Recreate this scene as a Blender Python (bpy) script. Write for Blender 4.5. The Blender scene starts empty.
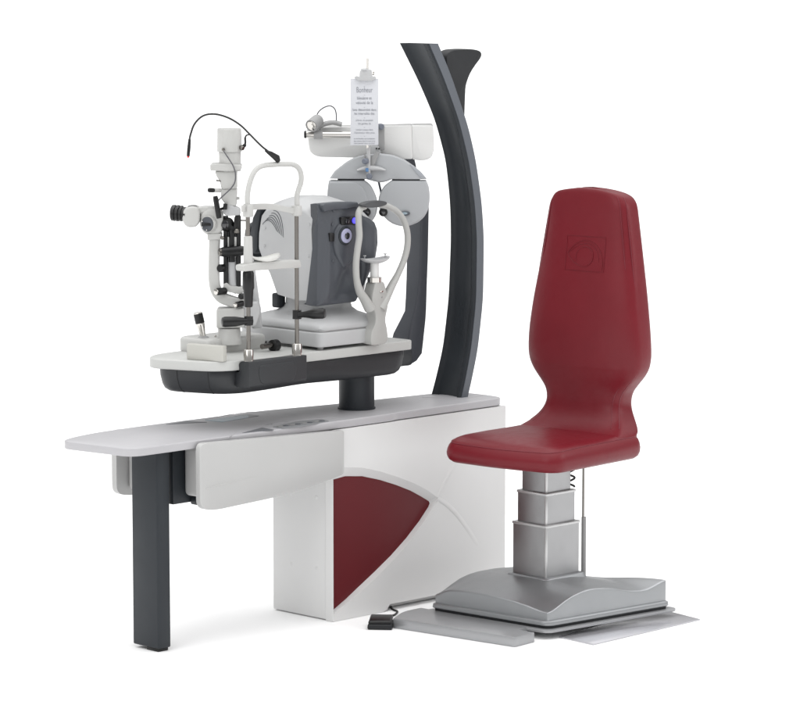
import bpy, bmesh, math, random
from mathutils import Vector, Matrix, noise
random.seed(7)
SC = bpy.context.scene
COL = SC.collection
R2 = math.sqrt(2)
# ------------------------------------------------------------------ camera frame (metres, z up)
F, CX, CY = 3300.0, 400.0, 361.5
PITCH = math.atan2(CY + 50, F)
FW = Vector((math.cos(PITCH)/R2, math.cos(PITCH)/R2, -math.sin(PITCH)))
RT = Vector((1, -1, 0))/R2
UP = RT.cross(FW)
def ray(px, py): return FW + RT*((px-CX)/F) - UP*((py-CY)/F)
CAM = -ray(332, 622)*12.3
NV = Vector((1, 1, 0))/R2
def PY(px, py, y):
    r = ray(px, py); return CAM + r*((y-CAM.y)/r.y)
def PX(px, py, x):
    r = ray(px, py); return CAM + r*((x-CAM.x)/r.x)
def PZ(px, py, z):
    r = ray(px, py); return CAM + r*((z-CAM.z)/r.z)
def PV(px, py, d):                       # on the upright plane d metres beyond the cabinet corner
    r = ray(px, py); return CAM + r*((d-CAM.dot(NV))/r.dot(NV))
V = Vector

# ------------------------------------------------------------------ materials
def mat(name, col, rough=0.45, metal=0.0, bump=0.0, bscale=300, var=0.04, vscale=3.0, spec=0.5,
        emit=None, estr=0, trans=0, coat=0, rvar=0.08, aniso=None):
    m = bpy.data.materials.new(name); m.use_nodes = True
    nt = m.node_tree; b = nt.nodes['Principled BSDF']
    tc = nt.nodes.new('ShaderNodeTexCoord')
    n = nt.nodes.new('ShaderNodeTexNoise'); n.inputs['Scale'].default_value = vscale
    n.inputs['Detail'].default_value = 5
    nt.links.new(tc.outputs['Object'], n.inputs['Vector'])
    cr = nt.nodes.new('ShaderNodeMapRange')
    cr.inputs['From Min'].default_value = 0.3; cr.inputs['From Max'].default_value = 0.7
    cr.inputs['To Min'].default_value = 1-var; cr.inputs['To Max'].default_value = 1+var
    nt.links.new(n.outputs['Fac'], cr.inputs['Value'])
    mx = nt.nodes.new('ShaderNodeVectorMath'); mx.operation = 'SCALE'
    mx.inputs[0].default_value = col
    nt.links.new(cr.outputs['Result'], mx.inputs['Scale'])
    nt.links.new(mx.outputs['Vector'], b.inputs['Base Color'])
    n2 = nt.nodes.new('ShaderNodeTexNoise'); n2.inputs['Scale'].default_value = vscale*6
    n2.inputs['Detail'].default_value = 4
    nt.links.new(tc.outputs['Object'], n2.inputs['Vector'])
    rr = nt.nodes.new('ShaderNodeMapRange')
    rr.inputs['To Min'].default_value = max(0.02, rough-rvar); rr.inputs['To Max'].default_value = rough+rvar
    nt.links.new(n2.outputs['Fac'], rr.inputs['Value'])
    nt.links.new(rr.outputs['Result'], b.inputs['Roughness'])
    b.inputs['Metallic'].default_value = metal
    b.inputs['Specular IOR Level'].default_value = spec
    b.inputs['Transmission Weight'].default_value = trans
    b.inputs['Coat Weight'].default_value = coat
    b.inputs['Coat Roughness'].default_value = 0.12
    if emit:
        b.inputs['Emission Color'].default_value = (*emit, 1); b.inputs['Emission Strength'].default_value = estr
    if bump:
        n3 = nt.nodes.new('ShaderNodeTexNoise'); n3.inputs['Scale'].default_value = bscale
        n3.inputs['Detail'].default_value = 3
        if aniso:
            mp = nt.nodes.new('ShaderNodeMapping'); mp.inputs['Scale'].default_value = aniso
            nt.links.new(tc.outputs['Object'], mp.inputs['Vector']); nt.links.new(mp.outputs['Vector'], n3.inputs['Vector'])
        else:
            nt.links.new(tc.outputs['Object'], n3.inputs['Vector'])
        bp = nt.nodes.new('ShaderNodeBump'); bp.inputs['Strength'].default_value = bump
        bp.inputs['Distance'].default_value = 0.002
        nt.links.new(n3.outputs['Fac'], bp.inputs['Height']); nt.links.new(bp.outputs['Normal'], b.inputs['Normal'])
    return m

def leather(name, col):
    m = mat(name, col, 0.36, 0, 0, var=0.05, vscale=6, spec=0.28)
    nt = m.node_tree; b = nt.nodes['Principled BSDF']
    tc = nt.nodes.new('ShaderNodeTexCoord')
    vo = nt.nodes.new('ShaderNodeTexVoronoi'); vo.inputs['Scale'].default_value = 420
    nt.links.new(tc.outputs['Object'], vo.inputs['Vector'])
    b1 = nt.nodes.new('ShaderNodeBump'); b1.inputs['Strength'].default_value = 0.12; b1.inputs['Distance'].default_value = 0.001
    nt.links.new(vo.outputs['Distance'], b1.inputs['Height'])
    no = nt.nodes.new('ShaderNodeTexNoise'); no.inputs['Scale'].default_value = 9; no.inputs['Detail'].default_value = 3
    nt.links.new(tc.outputs['Object'], no.inputs['Vector'])
    b2 = nt.nodes.new('ShaderNodeBump'); b2.inputs['Strength'].default_value = 0.18; b2.inputs['Distance'].default_value = 0.012
    nt.links.new(no.outputs['Fac'], b2.inputs['Height'])
    nt.links.new(b1.outputs['Normal'], b2.inputs['Normal']); nt.links.new(b2.outputs['Normal'], b.inputs['Normal'])
    return m

WHITE   = mat('white_panel_paint', (0.69, 0.69, 0.686), 0.42, bump=0.05, bscale=500, var=0.012)
DESK    = mat('desktop_paint', (0.43, 0.425, 0.44), 0.38, bump=0.05, bscale=600, var=0.015)
TRAYW   = mat('tray_laminate', (0.50, 0.505, 0.49), 0.4, bump=0.04, bscale=600, var=0.015)
INSTR   = mat('instrument_white', (0.45, 0.455, 0.46), 0.38, bump=0.05, bscale=400, var=0.02)
IVORY   = mat('ivory_enamel', (0.485, 0.485, 0.47), 0.33, bump=0.03, bscale=300, var=0.02)
BEIGE   = mat('beige_plastic', (0.47, 0.465, 0.43), 0.5, bump=0.12, bscale=500, var=0.02)
PHORO   = mat('phoropter_grey', (0.385, 0.397, 0.41), 0.4, bump=0.04, bscale=400, var=0.015)
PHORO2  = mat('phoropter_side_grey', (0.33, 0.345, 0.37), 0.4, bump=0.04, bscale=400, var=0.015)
GLOSSW  = mat('gloss_white_plastic', (0.66, 0.66, 0.65), 0.16, bump=0.0, var=0.01)
CHINW   = mat('warm_grey_plastic', (0.41, 0.41, 0.395), 0.42, bump=0.06, bscale=400, var=0.02)
GRAPH   = mat('graphite_paint', (0.022, 0.026, 0.031), 0.42, bump=0.10, bscale=700, var=0.05, spec=0.3)
GRAPHL  = mat('graphite_lit_side', (0.085, 0.095, 0.112), 0.36, bump=0.10, bscale=700, var=0.04)  # graphite lightened, painting in the light on the column's narrow face
TUB     = mat('tray_tub_plastic', (0.017, 0.019, 0.022), 0.42, bump=0.12, bscale=600, var=0.05)
DGREY   = mat('refractor_dark_plastic', (0.060, 0.066, 0.078), 0.42, bump=0.10, bscale=600, var=0.04)
ARMG    = mat('arm_grey_paint', (0.055, 0.060, 0.072), 0.45, bump=0.08, bscale=600, var=0.04)
BLACK   = mat('black_plastic', (0.006, 0.006, 0.0065), 0.34, var=0.1, spec=0.38)
BLACKM  = mat('black_matte', (0.013, 0.014, 0.016), 0.5, var=0.1, spec=0.35)
PADG    = mat('pad_rubber', (0.06, 0.062, 0.066), 0.5, var=0.04)
DRAW    = mat('drawer_grey', (0.455, 0.455, 0.45), 0.44, bump=0.06, bscale=500, var=0.015)  # drawers a darker grey than the cabinet panels
RED     = mat('red_lacquer', (0.118, 0.010, 0.014), 0.40, spec=0.25, bump=0.06, bscale=800, var=0.03)
LEATH   = leather('red_leather', (0.146, 0.008, 0.0145))
SEAM    = mat('red_seam', (0.15, 0.009, 0.018), 0.4, var=0.05)
CHROME  = mat('chrome', (0.62, 0.60, 0.57), 0.12, 1.0, var=0.02)
STEEL   = mat('steel_rod', (0.17, 0.16, 0.148), 0.16, 1.0, var=0.05)
ALU     = mat('brushed_aluminium', (0.33, 0.33, 0.335), 0.32, 1.0, bump=0.10, bscale=60, var=0.03, aniso=(60, 60, 1))
ALUE    = mat('aluminium_edge', (0.52, 0.52, 0.52), 0.3, 0.7, var=0.02)
SILVER  = mat('silver_paint', (0.33, 0.34, 0.35), 0.32, 0.7, bump=0.16, bscale=900, var=0.03)
PLATE   = mat('silver_footplate', (0.36, 0.365, 0.375), 0.3, 0.4, var=0.02, rvar=0.02)
SHEET   = mat('polished_sheet', (0.60, 0.60, 0.63), 0.16, 0.6, var=0.01, rvar=0.015)
INLAY   = mat('grey_inlay', (0.13, 0.135, 0.15), 0.4, var=0.05)
KEYS    = mat('button_grey', (0.25, 0.255, 0.265), 0.4, var=0.05)
LCD     = mat('display_glass', (0.30, 0.38, 0.43), 0.12, var=0.05)
LILAC   = mat('lens_ring_lilac', (0.36, 0.36, 0.50), 0.3, var=0.03)
LENS    = mat('lens_glass', (0.008, 0.008, 0.012), 0.06, var=0.05, coat=1)
BLUELED = mat('blue_led', (0.05, 0.05, 0.6), 0.3, emit=(0.10, 0.08, 1.0), estr=1.3)
REDTIP  = mat('red_tip', (0.7, 0.02, 0.02), 0.3)
PAPER   = mat('card_paper', (0.58, 0.59, 0.62), 0.6, var=0.01)
INK     = mat('card_ink', (0.20, 0.21, 0.24), 0.6, var=0.02)
INKL    = mat('card_ink_fine', (0.30, 0.31, 0.34), 0.6, var=0.02)
BLUEG   = mat('blue_grey_plastic', (0.15, 0.165, 0.20), 0.35, var=0.05)
BLUE    = mat('blue_cap', (0.10, 0.22, 0.42), 0.3, var=0.05)
GREYP   = mat('mid_grey_plastic', (0.30, 0.30, 0.30), 0.42, bump=0.05, bscale=300, var=0.03)
CABLE   = mat('cable_rubber', (0.012, 0.012, 0.012), 0.5, var=0.05)
CABLEG  = mat('cable_grey', (0.10, 0.10, 0.11), 0.45, var=0.05)
FLOOR   = mat('white_studio_floor', (0.95, 0.95, 0.95), 0.9, var=0.0, spec=0.0, rvar=0.02)
CLEAR   = mat('clear_front_glass', (0.75, 0.78, 0.8), 0.08, trans=0.6, var=0.01)
TISSUE  = mat('translucent_cup', (0.72, 0.72, 0.69), 0.3, trans=0.25, var=0.02)

# ------------------------------------------------------------------ mesh building
def frame(d):
    d = d.normalized(); a = V((0, 0, 1)) if abs(d.z) < 0.95 else V((1, 0, 0))
    u = d.cross(a).normalized(); w = u.cross(d).normalized()
    return u, w
class MB:
    def __init__(s): s.v = []; s.f = []
    def add(s, vs, fs):
        o = len(s.v); s.v += [V(p) for p in vs]; s.f += [tuple(i+o for i in f) for f in fs]; return s
    def box(s, lo, hi):
        x0, y0, z0 = lo; x1, y1, z1 = hi
        return s.add([(x0,y0,z0),(x1,y0,z0),(x1,y1,z0),(x0,y1,z0),(x0,y0,z1),(x1,y0,z1),(x1,y1,z1),(x0,y1,z1)],
                     [(0,3,2,1),(4,5,6,7),(0,1,5,4),(1,2,6,5),(2,3,7,6),(3,0,4,7)])
    def obox(s, c, ax, ay, az):          # centre and three half-axis vectors
        c = V(c); P = []
        for k in (-1, 1):
            for i, j in ((-1,-1),(1,-1),(1,1),(-1,1)): P.append(c+ax*i+ay*j+az*k)
        return s.add(P, [(0,3,2,1),(4,5,6,7),(0,1,5,4),(1,2,6,5),(2,3,7,6),(3,0,4,7)])
    def prism(s, pts, vec):
        n = len(pts); P = [V(p) for p in pts]; vec = V(vec)
        return s.add(P+[p+vec for p in P], [tuple(range(n)), tuple(range(2*n-1, n-1, -1))] +
                     [(i, i+n, (i+1) % n+n, (i+1) % n) for i in range(n)])
    def loft(s, rings, cap=True, close=False):
        n = len(rings[0]); P = [p for r in rings for p in r]; Fs = []
        m = len(rings)
        for a in range(m if close else m-1):
            b = (a+1) % m
            for i in range(n):
                j = (i+1) % n; Fs.append((a*n+i, a*n+j, b*n+j, b*n+i))
        if cap and not close: Fs += [tuple(range(n-1, -1, -1)), tuple((m-1)*n+i for i in range(n))]
        return s.add(P, Fs)
    def tube(s, path, r, n=14, cap=True, flat=None):
        path = [V(p) for p in path]; m = len(path)
        rs = r if isinstance(r, (list, tuple)) else [r]*m
        rings = []; u = None
        for i, p in enumerate(path):
            d = (path[min(i+1, m-1)]-path[max(i-1, 0)]).normalized()
            if u is None: u, w = frame(d)
            else:
                u = (u-d*u.dot(d)).normalized()
            w = d.cross(u)
            ru, rw = (rs[i], rs[i]) if not isinstance(rs[i], tuple) else rs[i]
            if flat is not None:
                fu = (flat-d*flat.dot(d)).normalized(); fw_ = d.cross(fu)
                rings.append([p+fu*ru*math.cos(2*math.pi*k/n)+fw_*rw*math.sin(2*math.pi*k/n) for k in range(n)])
            else:
                rings.append([p+u*ru*math.cos(2*math.pi*k/n)+w*rw*math.sin(2*math.pi*k/n) for k in range(n)])
        return s.loft(rings, cap)
    def cyl(s, a, b, r0, r1=None, n=28):
        r1 = r0 if r1 is None else r1
        return s.lathe(a, V(b)-V(a), [(0, r0), ((V(b)-V(a)).length, r1)], n)
    def lathe(s, o, d, prof, n=32, sc=(1, 1)):
        o = V(o); d = V(d).normalized(); u, w = frame(d)
        return s.loft([[o+d*h+u*r*sc[0]*math.cos(2*math.pi*k/n)+w*r*sc[1]*math.sin(2*math.pi*k/n) for k in range(n)] for h, r in prof])
    def ball(s, c, rx, ry=None, rz=None, n=20):
        ry = rx if ry is None else ry; rz = rx if rz is None else rz; c = V(c); rings = []
        for i in range(1, n):
            t = math.pi*i/n
            rings.append([c+V((rx*math.sin(t)*math.cos(2*math.pi*k/n), ry*math.sin(t)*math.sin(2*math.pi*k/n), -rz*math.cos(t))) for k in range(n)])
        return s.loft(rings)
    def build(s, name, m, parent=None, bevel=0.0, seg=2, ang=38, bang=30, sub=0):
        root = parent
        while root is not None and root.parent is not None: root = root.parent
        off = root.location if root is not None else V((0, 0, 0))
        me = bpy.data.meshes.new(name)
        me.from_pydata([tuple(p-off) for p in s.v], [], s.f)
        bm = bmesh.new(); bm.from_mesh(me)
        bmesh.ops.remove_doubles(bm, verts=bm.verts, dist=1e-6)
        bmesh.ops.recalc_face_normals(bm, faces=bm.faces)
        if bevel:
            ed = [e for e in bm.edges if len(e.link_faces) == 2 and e.calc_face_angle(0) > math.radians(bang)]
            if ed: bmesh.ops.bevel(bm, geom=ed, offset=bevel, segments=seg, profile=0.5, affect='EDGES', clamp_overlap=True)
        for f in bm.faces: f.smooth = True
        bm.to_mesh(me); bm.free()
        me.set_sharp_from_angle(angle=math.radians(ang))
        me.materials.append(m)
        o = bpy.data.objects.new(name, me); COL.objects.link(o)
        if parent is not None: o.parent = parent
        if sub:
            md = o.modifiers.new('smooth', 'SUBSURF'); md.levels = sub; md.render_levels = sub
        return o
def thing(name, label, cat, loc, group=None):
    o = bpy.data.objects.new(name, None); COL.objects.link(o); o.location = loc; o.empty_display_size = 0.05
    o['label'] = label; o['category'] = cat
    if group: o['group'] = group
    return o
def smooth(pts, n=8, closed=False):      # Catmull-Rom through points
    P = [V(p) for p in pts]; out = []; m = len(P)
    rng = range(m) if closed else range(m-1)
    for i in rng:
        p0 = P[(i-1) % m] if closed or i > 0 else P[0]*2-P[1]
        p1 = P[i]; p2 = P[(i+1) % m]
        p3 = P[(i+2) % m] if closed or i+2 < m else P[-1]*2-P[-2]
        for k in range(n):
            t = k/n
            out.append(0.5*((2*p1)+(p2-p0)*t+(2*p0-5*p1+4*p2-p3)*t*t+(3*p1-p0-3*p2+p3)*t**3))
    if not closed: out.append(P[-1])
    return out
def rounded(pts, rads, n=6):             # polygon (3D, coplanar) with corners rounded
    P = [V(p) for p in pts]; out = []; m = len(P)
    for i in range(m):
        r = rads[i] if isinstance(rads, (list, tuple)) else rads
        a = (P[i-1]-P[i]); b = (P[(i+1) % m]-P[i])
        if r <= 0: out.append(P[i]); continue
        r = min(r, a.length*0.48, b.length*0.48)
        p = P[i]+a.normalized()*r; q = P[i]+b.normalized()*r
        for k in range(n+1):
            t = k/n; out.append(p*(1-t)**2+P[i]*2*t*(1-t)+q*t*t)
    return out
def resample(pts, n):
    P = [V(p) for p in pts]+[V(pts[0])]; L = [0]
    for a, b in zip(P, P[1:]): L.append(L[-1]+(b-a).length)
    out = []; j = 0
    for k in range(n):
        t = L[-1]*k/n
        while L[j+1] < t: j += 1
        s = (t-L[j])/max(1e-9, L[j+1]-L[j]); out.append(P[j].lerp(P[j+1], s))
    return out
def dome(mb, outline, vec, inset=0.02, depth=0.02, steps=6, back=0.0):
    """outline swept along vec, front edge rounded over by 'inset' within 'depth' of the front."""
    P = [V(p) for p in outline]; c = sum(P, V((0, 0, 0)))/len(P); vec = V(vec); n = vec.normalized()
    def ring(h, ins):
        out = []
        for p in P:
            d = p-c; L = d.length
            out.append(c+d*max(0.02, (L-ins)/L)+n*h)
        return out
    rings = []
    for k in range(steps+1):
        a = math.pi/2*k/steps
        rings.append(ring(depth*(1-math.cos(a)), inset*(1-math.sin(a))))
    rings.append(ring(vec.length, back))
    return mb.loft(rings)
def text(name, body, size, origin, xdir, zdir, m, parent, align='CENTER', depth=0.0004):
    cu = bpy.data.curves.new(name, 'FONT'); cu.body = body; cu.size = size; cu.align_x = align
    cu.extrude = depth; cu.offset = -0.012*size
    ob = bpy.data.objects.new(name+'_tmp', cu); COL.objects.link(ob)
    dg = bpy.context.evaluated_depsgraph_get(); dg.update()
    me = bpy.data.meshes.new_from_object(ob.evaluated_get(dg))
    bpy.data.objects.remove(ob); bpy.data.curves.remove(cu)
    vs = [V(origin)+V(xdir)*v.co.x+V(zdir)*v.co.y+V(xdir).cross(V(zdir))*v.co.z for v in me.vertices]
    fs = [tuple(p.vertices) for p in me.polygons]
    bpy.data.meshes.remove(me)
    return vs, fs

# ================================================================== setting
g = MB().add([(-600,-600,0),(600,-600,0),(600,600,0),(-600,600,0)], [(0,1,2,3)]).build('floor', FLOOR)
g['kind'] = 'structure'

# ================================================================== refraction unit (desk, cabinet, leg, column)
U = thing('refraction_unit', 'long white ophthalmic desk with dark leg, red cabinet panel and tall curved graphite column', 'medical desk', (0, 0.2, 0))
ZD = 0.755
out = [(-0.966,0.000),(-1.012,0.333),(-0.93,0.372),(-0.80,0.402),(-0.60,0.412),(-0.30,0.406),(0.02,0.396),(0.345,0.336),(0.81,0.286),(0.93,0.24),(0.945,0.10),(0.935,0.002),(0.345,0.002),(0.312,-0.006)]
rad = [0.06, 0.05, 0.05, 0.08, 0.05, 0.05, 0.05, 0.05, 0.05, 0.05, 0.04, 0.07, 0.012, 0.012]
o2 = rounded([V((x, y, ZD-0.030)) for x, y in out], rad, 7)
MB().prism(o2, (0, 0, 0.030)).build('desktop', DESK, U, 0.005, 3)
# cabinet carcass, set back from the front panel
MB().box((0.003, 0.036, 0.004), (0.938, 0.325, 0.7235)).build('cabinet', WHITE, U, 0.003)
for zz in (0.46, 0.19):
    for yy in (0.085, 0.225):
        MB().lathe((0.0035, yy, zz), (-1, 0, 0), [(0, 0.0085), (0.0008, 0.0085), (0.0018, 0.006)], 18).build('screw_cover', WHITE, U)
for xx, zz in ((0.897, 0.700), (0.915, 0.702)):
    MB().lathe((xx, 0.0, zz), (0, -1, 0), [(-0.01, 0.008), (0.002, 0.008), (0.003, 0.006)], 18).build('screw_cover', WHITE, U)
# front panel with a chamfered opening round the red panel
redpts = [PY(*p, 0.022) for p in ((333.4,479.5),(345,476.2),(362,476.2),(380,480),(396,485),(410,490.5),(421,496.5),(428.6,501.2),(429.4,503.2),(428,507),(419,521),(406,538),(391,555),(375,571),(358,587),(345,599.5),(333.4,609.5))]
bandpts = [PY(*p, -0.004) for p in ((332.8,470.2),(345,467.2),(362,467.6),(380,471.2),(398,477),(415,483.7),(428,490.5),(437.0,497.0),(438.2,499.6),(436,503.5),(424,521.5),(411,539.5),(395,558),(379,574.5),(362,590.3),(348,602),(332.8,614.0))]
for i, p in enumerate(redpts):  p.x = max(p.x, 0.008)
for i, p in enumerate(bandpts): p.x = max(p.x, 0.0045)
outer = [V((x, -0.004, z)) for x, z in ((0.0015,0.001),(0.262,0.001),(0.285,0.006),(0.300,0.026),(0.937,0.026),(0.937,0.7225),(0.0015,0.7225))]
bm = bmesh.new()
def loop(pts):
    vs = [bm.verts.new(p) for p in pts]
    return vs, [bm.edges.new((vs[i], vs[(i+1) % len(vs)])) for i in range(len(vs))]
ov, oe = loop(outer); bv, be = loop(bandpts)
bmesh.ops.triangle_fill(bm, use_beauty=True, edges=oe+be)
bk = [bm.verts.new((p.x, 0.0355, p.z)) for p in outer]
for i in range(len(ov)):
    j = (i+1) % len(ov); bm.faces.new((ov[i], bk[i], bk[j], ov[j]))
rv = [bm.verts.new((p.x, 0.0225, p.z)) for p in redpts]
for i in range(len(bv)):
    j = (i+1) % len(bv); bm.faces.new((bv[i], bv[j], rv[j], rv[i]))
bm.normal_update()
vs = [v.co.copy() for v in bm.verts]; bm.verts.index_update()
fs = [tuple(v.index for v in f.verts) for f in bm.faces]; bm.free()
MB().add(vs, fs).build('front_panel', WHITE, U, ang=20)
MB().prism([V((p.x+0.001, 0.0215, p.z)) for p in redpts], (0, 0.008, 0)).build('red_panel', RED, U)
# pressed creases of the front panel
def crease(pts, r, nm='panel_crease'):
    ps = smooth([PY(*p, -0.0035) for p in pts], 8); m = len(ps)
    MB().tube(ps, [(r*(0.25+0.75*math.sin(math.pi*min(1, (m-1-i)/(m*0.55))*0.5)), r*2.6) for i in range(m)], 10, flat=V((0, -1, 0))).build(nm, WHITE, U)
crease(((437.5,498),(447,504.5),(457,514.5),(467,528),(478,545)), 0.0040)
crease(((437.5,497.5),(443,485),(449,474),(455,463),(461,451)), 0.0030)
# drawers
def drawer_front(y0, y1, px=None):
    pts = [(-0.680,0.748),(0.032,0.722),(0.032,0.560),(0.0,0.553),(-0.12,0.533),(-0.30,0.512),(-0.61,0.500),(-0.680,0.512)]
    return rounded([V((x, y0, z)) for x, z in pts], [0.028, 0.010, 0.014, 0.03, 0.10, 0.10, 0.10, 0.05], 8)
df = drawer_front(-0.036, 0)
mb = MB(); dome(mb, df, (0, 0.024, 0), 0.004, 0.005, 4)
dr = mb.build('drawer_front', DRAW, U)
ps = smooth([PY(*p, -0.0355) for p in ((206,488.5),(220,485),(238,480.5),(252,477),(264,474))], 8)
MB().tube(ps, [(0.0022*(1-i/len(ps))+0.0003, 0.0022*(1-i/len(ps))+0.0003) for i in range(len(ps))], 8).build('crease', DRAW, dr)
MB().box((-0.655, -0.0115, 0.545), (0.0, 0.085, 0.7245)).build('drawer_body', DRAW, U, 0.018, 4)
MB().box((-0.70, 0.09, 0.515), (-0.30, 0.125, 0.7240)).build('drawer_rail', GRAPH, U, 0.006)
MB().box((-0.62, -0.01, 0.508), (-0.36, 0.089, 0.540)).build('drawer_rail', GRAPH, U, 0.006)
mb = MB(); dome(mb, [V((p.x, 0.455, p.z)) for p in df], (0, -0.030, 0), 0.004, 0.006, 4)
mb.build('drawer_front', DRAW, U)
MB().box((-0.630, 0.33, 0.525), (0.0, 0.424, 0.7245)).build('drawer_body', DRAW, U, 0.018, 4)
# leg
lg = MB().box((-0.812, 0.047, 0.012), (-0.752, 0.187, 0.7240)).build('leg', GRAPH, U, 0.006, 3)
MB().box((-0.806, 0.055, 0.0), (-0.758, 0.120, 0.013)).build('foot_pad', BLACK, lg, 0.003)
# things let into the desktop
def inlay(pts, name, m, h=0.0012, par=U):
    MB().prism([PZ(*p, ZD-0.001) for p in pts], (0, 0, h+0.001)).build(name, m, par, 0.0004)
inlay(((242,433.4),(262,428.0),(274,430.2)), 'direction_key', INLAY)
inlay(((166,424.8),(187,421.4),(207,422.6)), 'direction_key', INLAY)
inlay(((205,420.6),(248,414.6),(249,418.0),(222,422.4)), 'display_window', LCD)
inlay(((248,414.6),(259,416.2),(249,418.0)), 'direction_key', KEYS)
strip = rounded([PZ(*p, ZD-0.001) for p in ((272,427.2),(296,422.0),(322,419.6),(330,421.6),(306,426.0),(280,429.0))], 0.012, 4)
kp = MB().prism(strip, (0, 0, 0.0022)).build('key_panel', KEYS, U, 0.0004)
for i in range(8):
    c = PZ(280+6*i, 426.4-0.78*i, ZD+0.0015)
    MB().lathe(c, (0, 0, 1), [(0, 0.011), (0.0015, 0.011), (0.0022, 0.009)], 18).build('key', INLAY if i % 2 else GREYP, kp)
ps = smooth([PZ(*p, ZD) for p in ((228,437.5),(238,431.5),(252,427),(275,423.5),(300,420.2),(325,418.2),(344,418.6))], 8)
MB().tube(ps, [(0.0022, 0.0012)]*len(ps), 8, flat=V((1, 0, 0))).build('desktop_rib', DESK, U)
ps = smooth([PZ(*p, ZD) for p in ((205,419.6),(230,414.5),(255,411.9),(270,413.6))], 8)
MB().tube(ps, [(0.0018, 0.0010)]*len(ps), 8, flat=V((1, 0, 0))).build('desktop_rib', DESK, U)
# table post
MB().lathe((0.312, 0.187, ZD-0.001), (0, 0, 1), [(0, 0.072), (0.006, 0.072), (0.008, 0.068), (0.16, 0.068)], 40).build('table_post', GRAPH, U)
# column: leaning, bowed sheet-like section
YC0 = 0.11
cols = []
LE = [(44,399),(82,417.8),(120,434),(161,445),(204,449.4),(239,450.2),(300,448),(350,442.4),(380,435.6),(399,430.6)]
RE = [(44,427.6),(75,441.2),(120,457.4),(161,467.4),(204,473.4),(239,475.4),(300,474.6),(350,469.4),(380,463.8),(399,459.6)]
GE = [(44,438),(75,451),(127,468.3),(161,476),(204,481.9),(239,484),(300,483.2),(350,478),(380,472),(399,467.6)]
def itp(tb, y):
    y = max(tb[0][0], min(tb[-1][0], y))
    for p, q in zip(tb, tb[1:]):
        if y <= q[0]: return p[1]+(q[1]-p[1])*(y-p[0])/(q[0]-p[0])
def sm(tb, y):
    h = min(22, y-44, 399-y); n = 0; t = 0
    for k in range(-8, 9):
        wt = math.exp(-(k/4.5)**2); t += wt*itp(tb, y+h*k/8); n += wt
    return t/n
rings = []
fine = [(y, sm(LE, y), sm(RE, y), sm(GE, y)) for y in [44+355*i/70 for i in range(71)]]
for py, l, rg, r in fine:
    a = PY(rg, py, YC0); b = PY(r, py, YC0); yl = PX(l, py, a.x).y
    z = a.z if py < 399 else ZD-0.004
    x0, x1 = a.x, b.x; w = yl-YC0; t = x1-x0
    sec = [(x1, YC0), (x0+0.006, YC0), (x0, YC0+0.006), (x0, YC0+0.016), (x0+0.006, YC0+0.022), (x0+0.012, YC0+0.030)]
    for s in range(1, 7):
        u = s/7; sec.append((x0+0.012+0.010*math.sin(math.pi*u), YC0+0.030+(w-0.046)*u))
    sec += [(x0+0.010, YC0+w-0.016), (x0+0.002, YC0+w-0.009), (x0, YC0+w-0.004), (x0+0.004, YC0+w), (x1, YC0+w)]
    rings.append([V((p[0], p[1], z)) for p in sec])
MB().loft(rings).build('curved_column', GRAPH, U, ang=28)
srings = []
for py, l, rg, r in fine:
    a = PY(rg, py, YC0); b = PY(r, py, YC0); z = a.z if py < 399 else ZD-0.004
    x0, x1 = a.x+0.007, b.x
    srings.append([V((x0, YC0-0.003, z)), V((x1-0.004, YC0-0.003, z)), V((x1+0.001, YC0+0.001, z)), V((x1+0.001, YC0+0.02, z)), V((x0, YC0+0.002, z))])
MB().loft(srings).build('column_lit_side', GRAPHL, U, ang=28)  # strip over the narrow face, its brightness put into the colour
MB().prism(rounded([PZ(*p, ZD-0.001) for p in ((421,397.5),(445,394.2),(484,395.6),(462,399.6))], 0.01, 4), (0, 0, 0.002)).build('column_base_plate', DESK, U)
# flared lamp head behind the column
fl = [(452,50.6),(460,49.3),(472,49.2),(480,50.8),(482,54),(480.5,58),(476,64),(471,72),(468,80),(466,90),(465,104),(464.5,118),(463.5,134),(462,150),(456,150),(455,132),(453,104),(449,80),(446.5,62),(447,55)]
pts = [PY(*p, 0.20) for p in fl]
mb = MB(); dome(mb, smooth(pts, 3, True), (0, 0.05, 0), 0.006, 0.010, 5)
mb.build('lamp_head', BLACKM, U)

# ================================================================== instrument table
T = thing('instrument_table', 'rounded white instrument tray in a graphite tub on the round post', 'tray table', (0.312, 0.187, 0.87))
ZT = 1.012
so = [(-0.490,0.062),(-0.600,0.34),(-0.50,0.425),(-0.30,0.44),(0.49,0.43),(0.497,0.062)]
sr = [0.10, 0.10, 0.10, 0.10, 0.05, 0.03]
sl = rounded([V((x, y, ZT-0.036)) for x, y in so], sr, 9)
MB().prism(sl, (0, 0, 0.036)).build('tray_top', TRAYW, T, 0.005, 3)
base = resample(rounded([V((x, y, 0)) for x, y in ((-0.475,0.078),(-0.56,0.33),(-0.47,0.405),(-0.30,0.42),(0.47,0.41),(0.477,0.078))], [0.11, 0.10, 0.10, 0.10, 0.05, 0.04], 9), 160)
cen = V((-0.02, 0.245, 0))
def ring(z, ins):
    return [V((p.x, p.y, z))-(p-cen).normalized()*ins for p in base]
tub = MB().loft([ring(0.9755,0.004), ring(0.972,0), ring(0.945,0.002), ring(0.915,0.010), ring(0.898,0.020), ring(0.888,0.036), ring(0.884,0.06), ring(0.882,0.10)]).build('tray_tub', TUB, T, ang=50)
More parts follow.
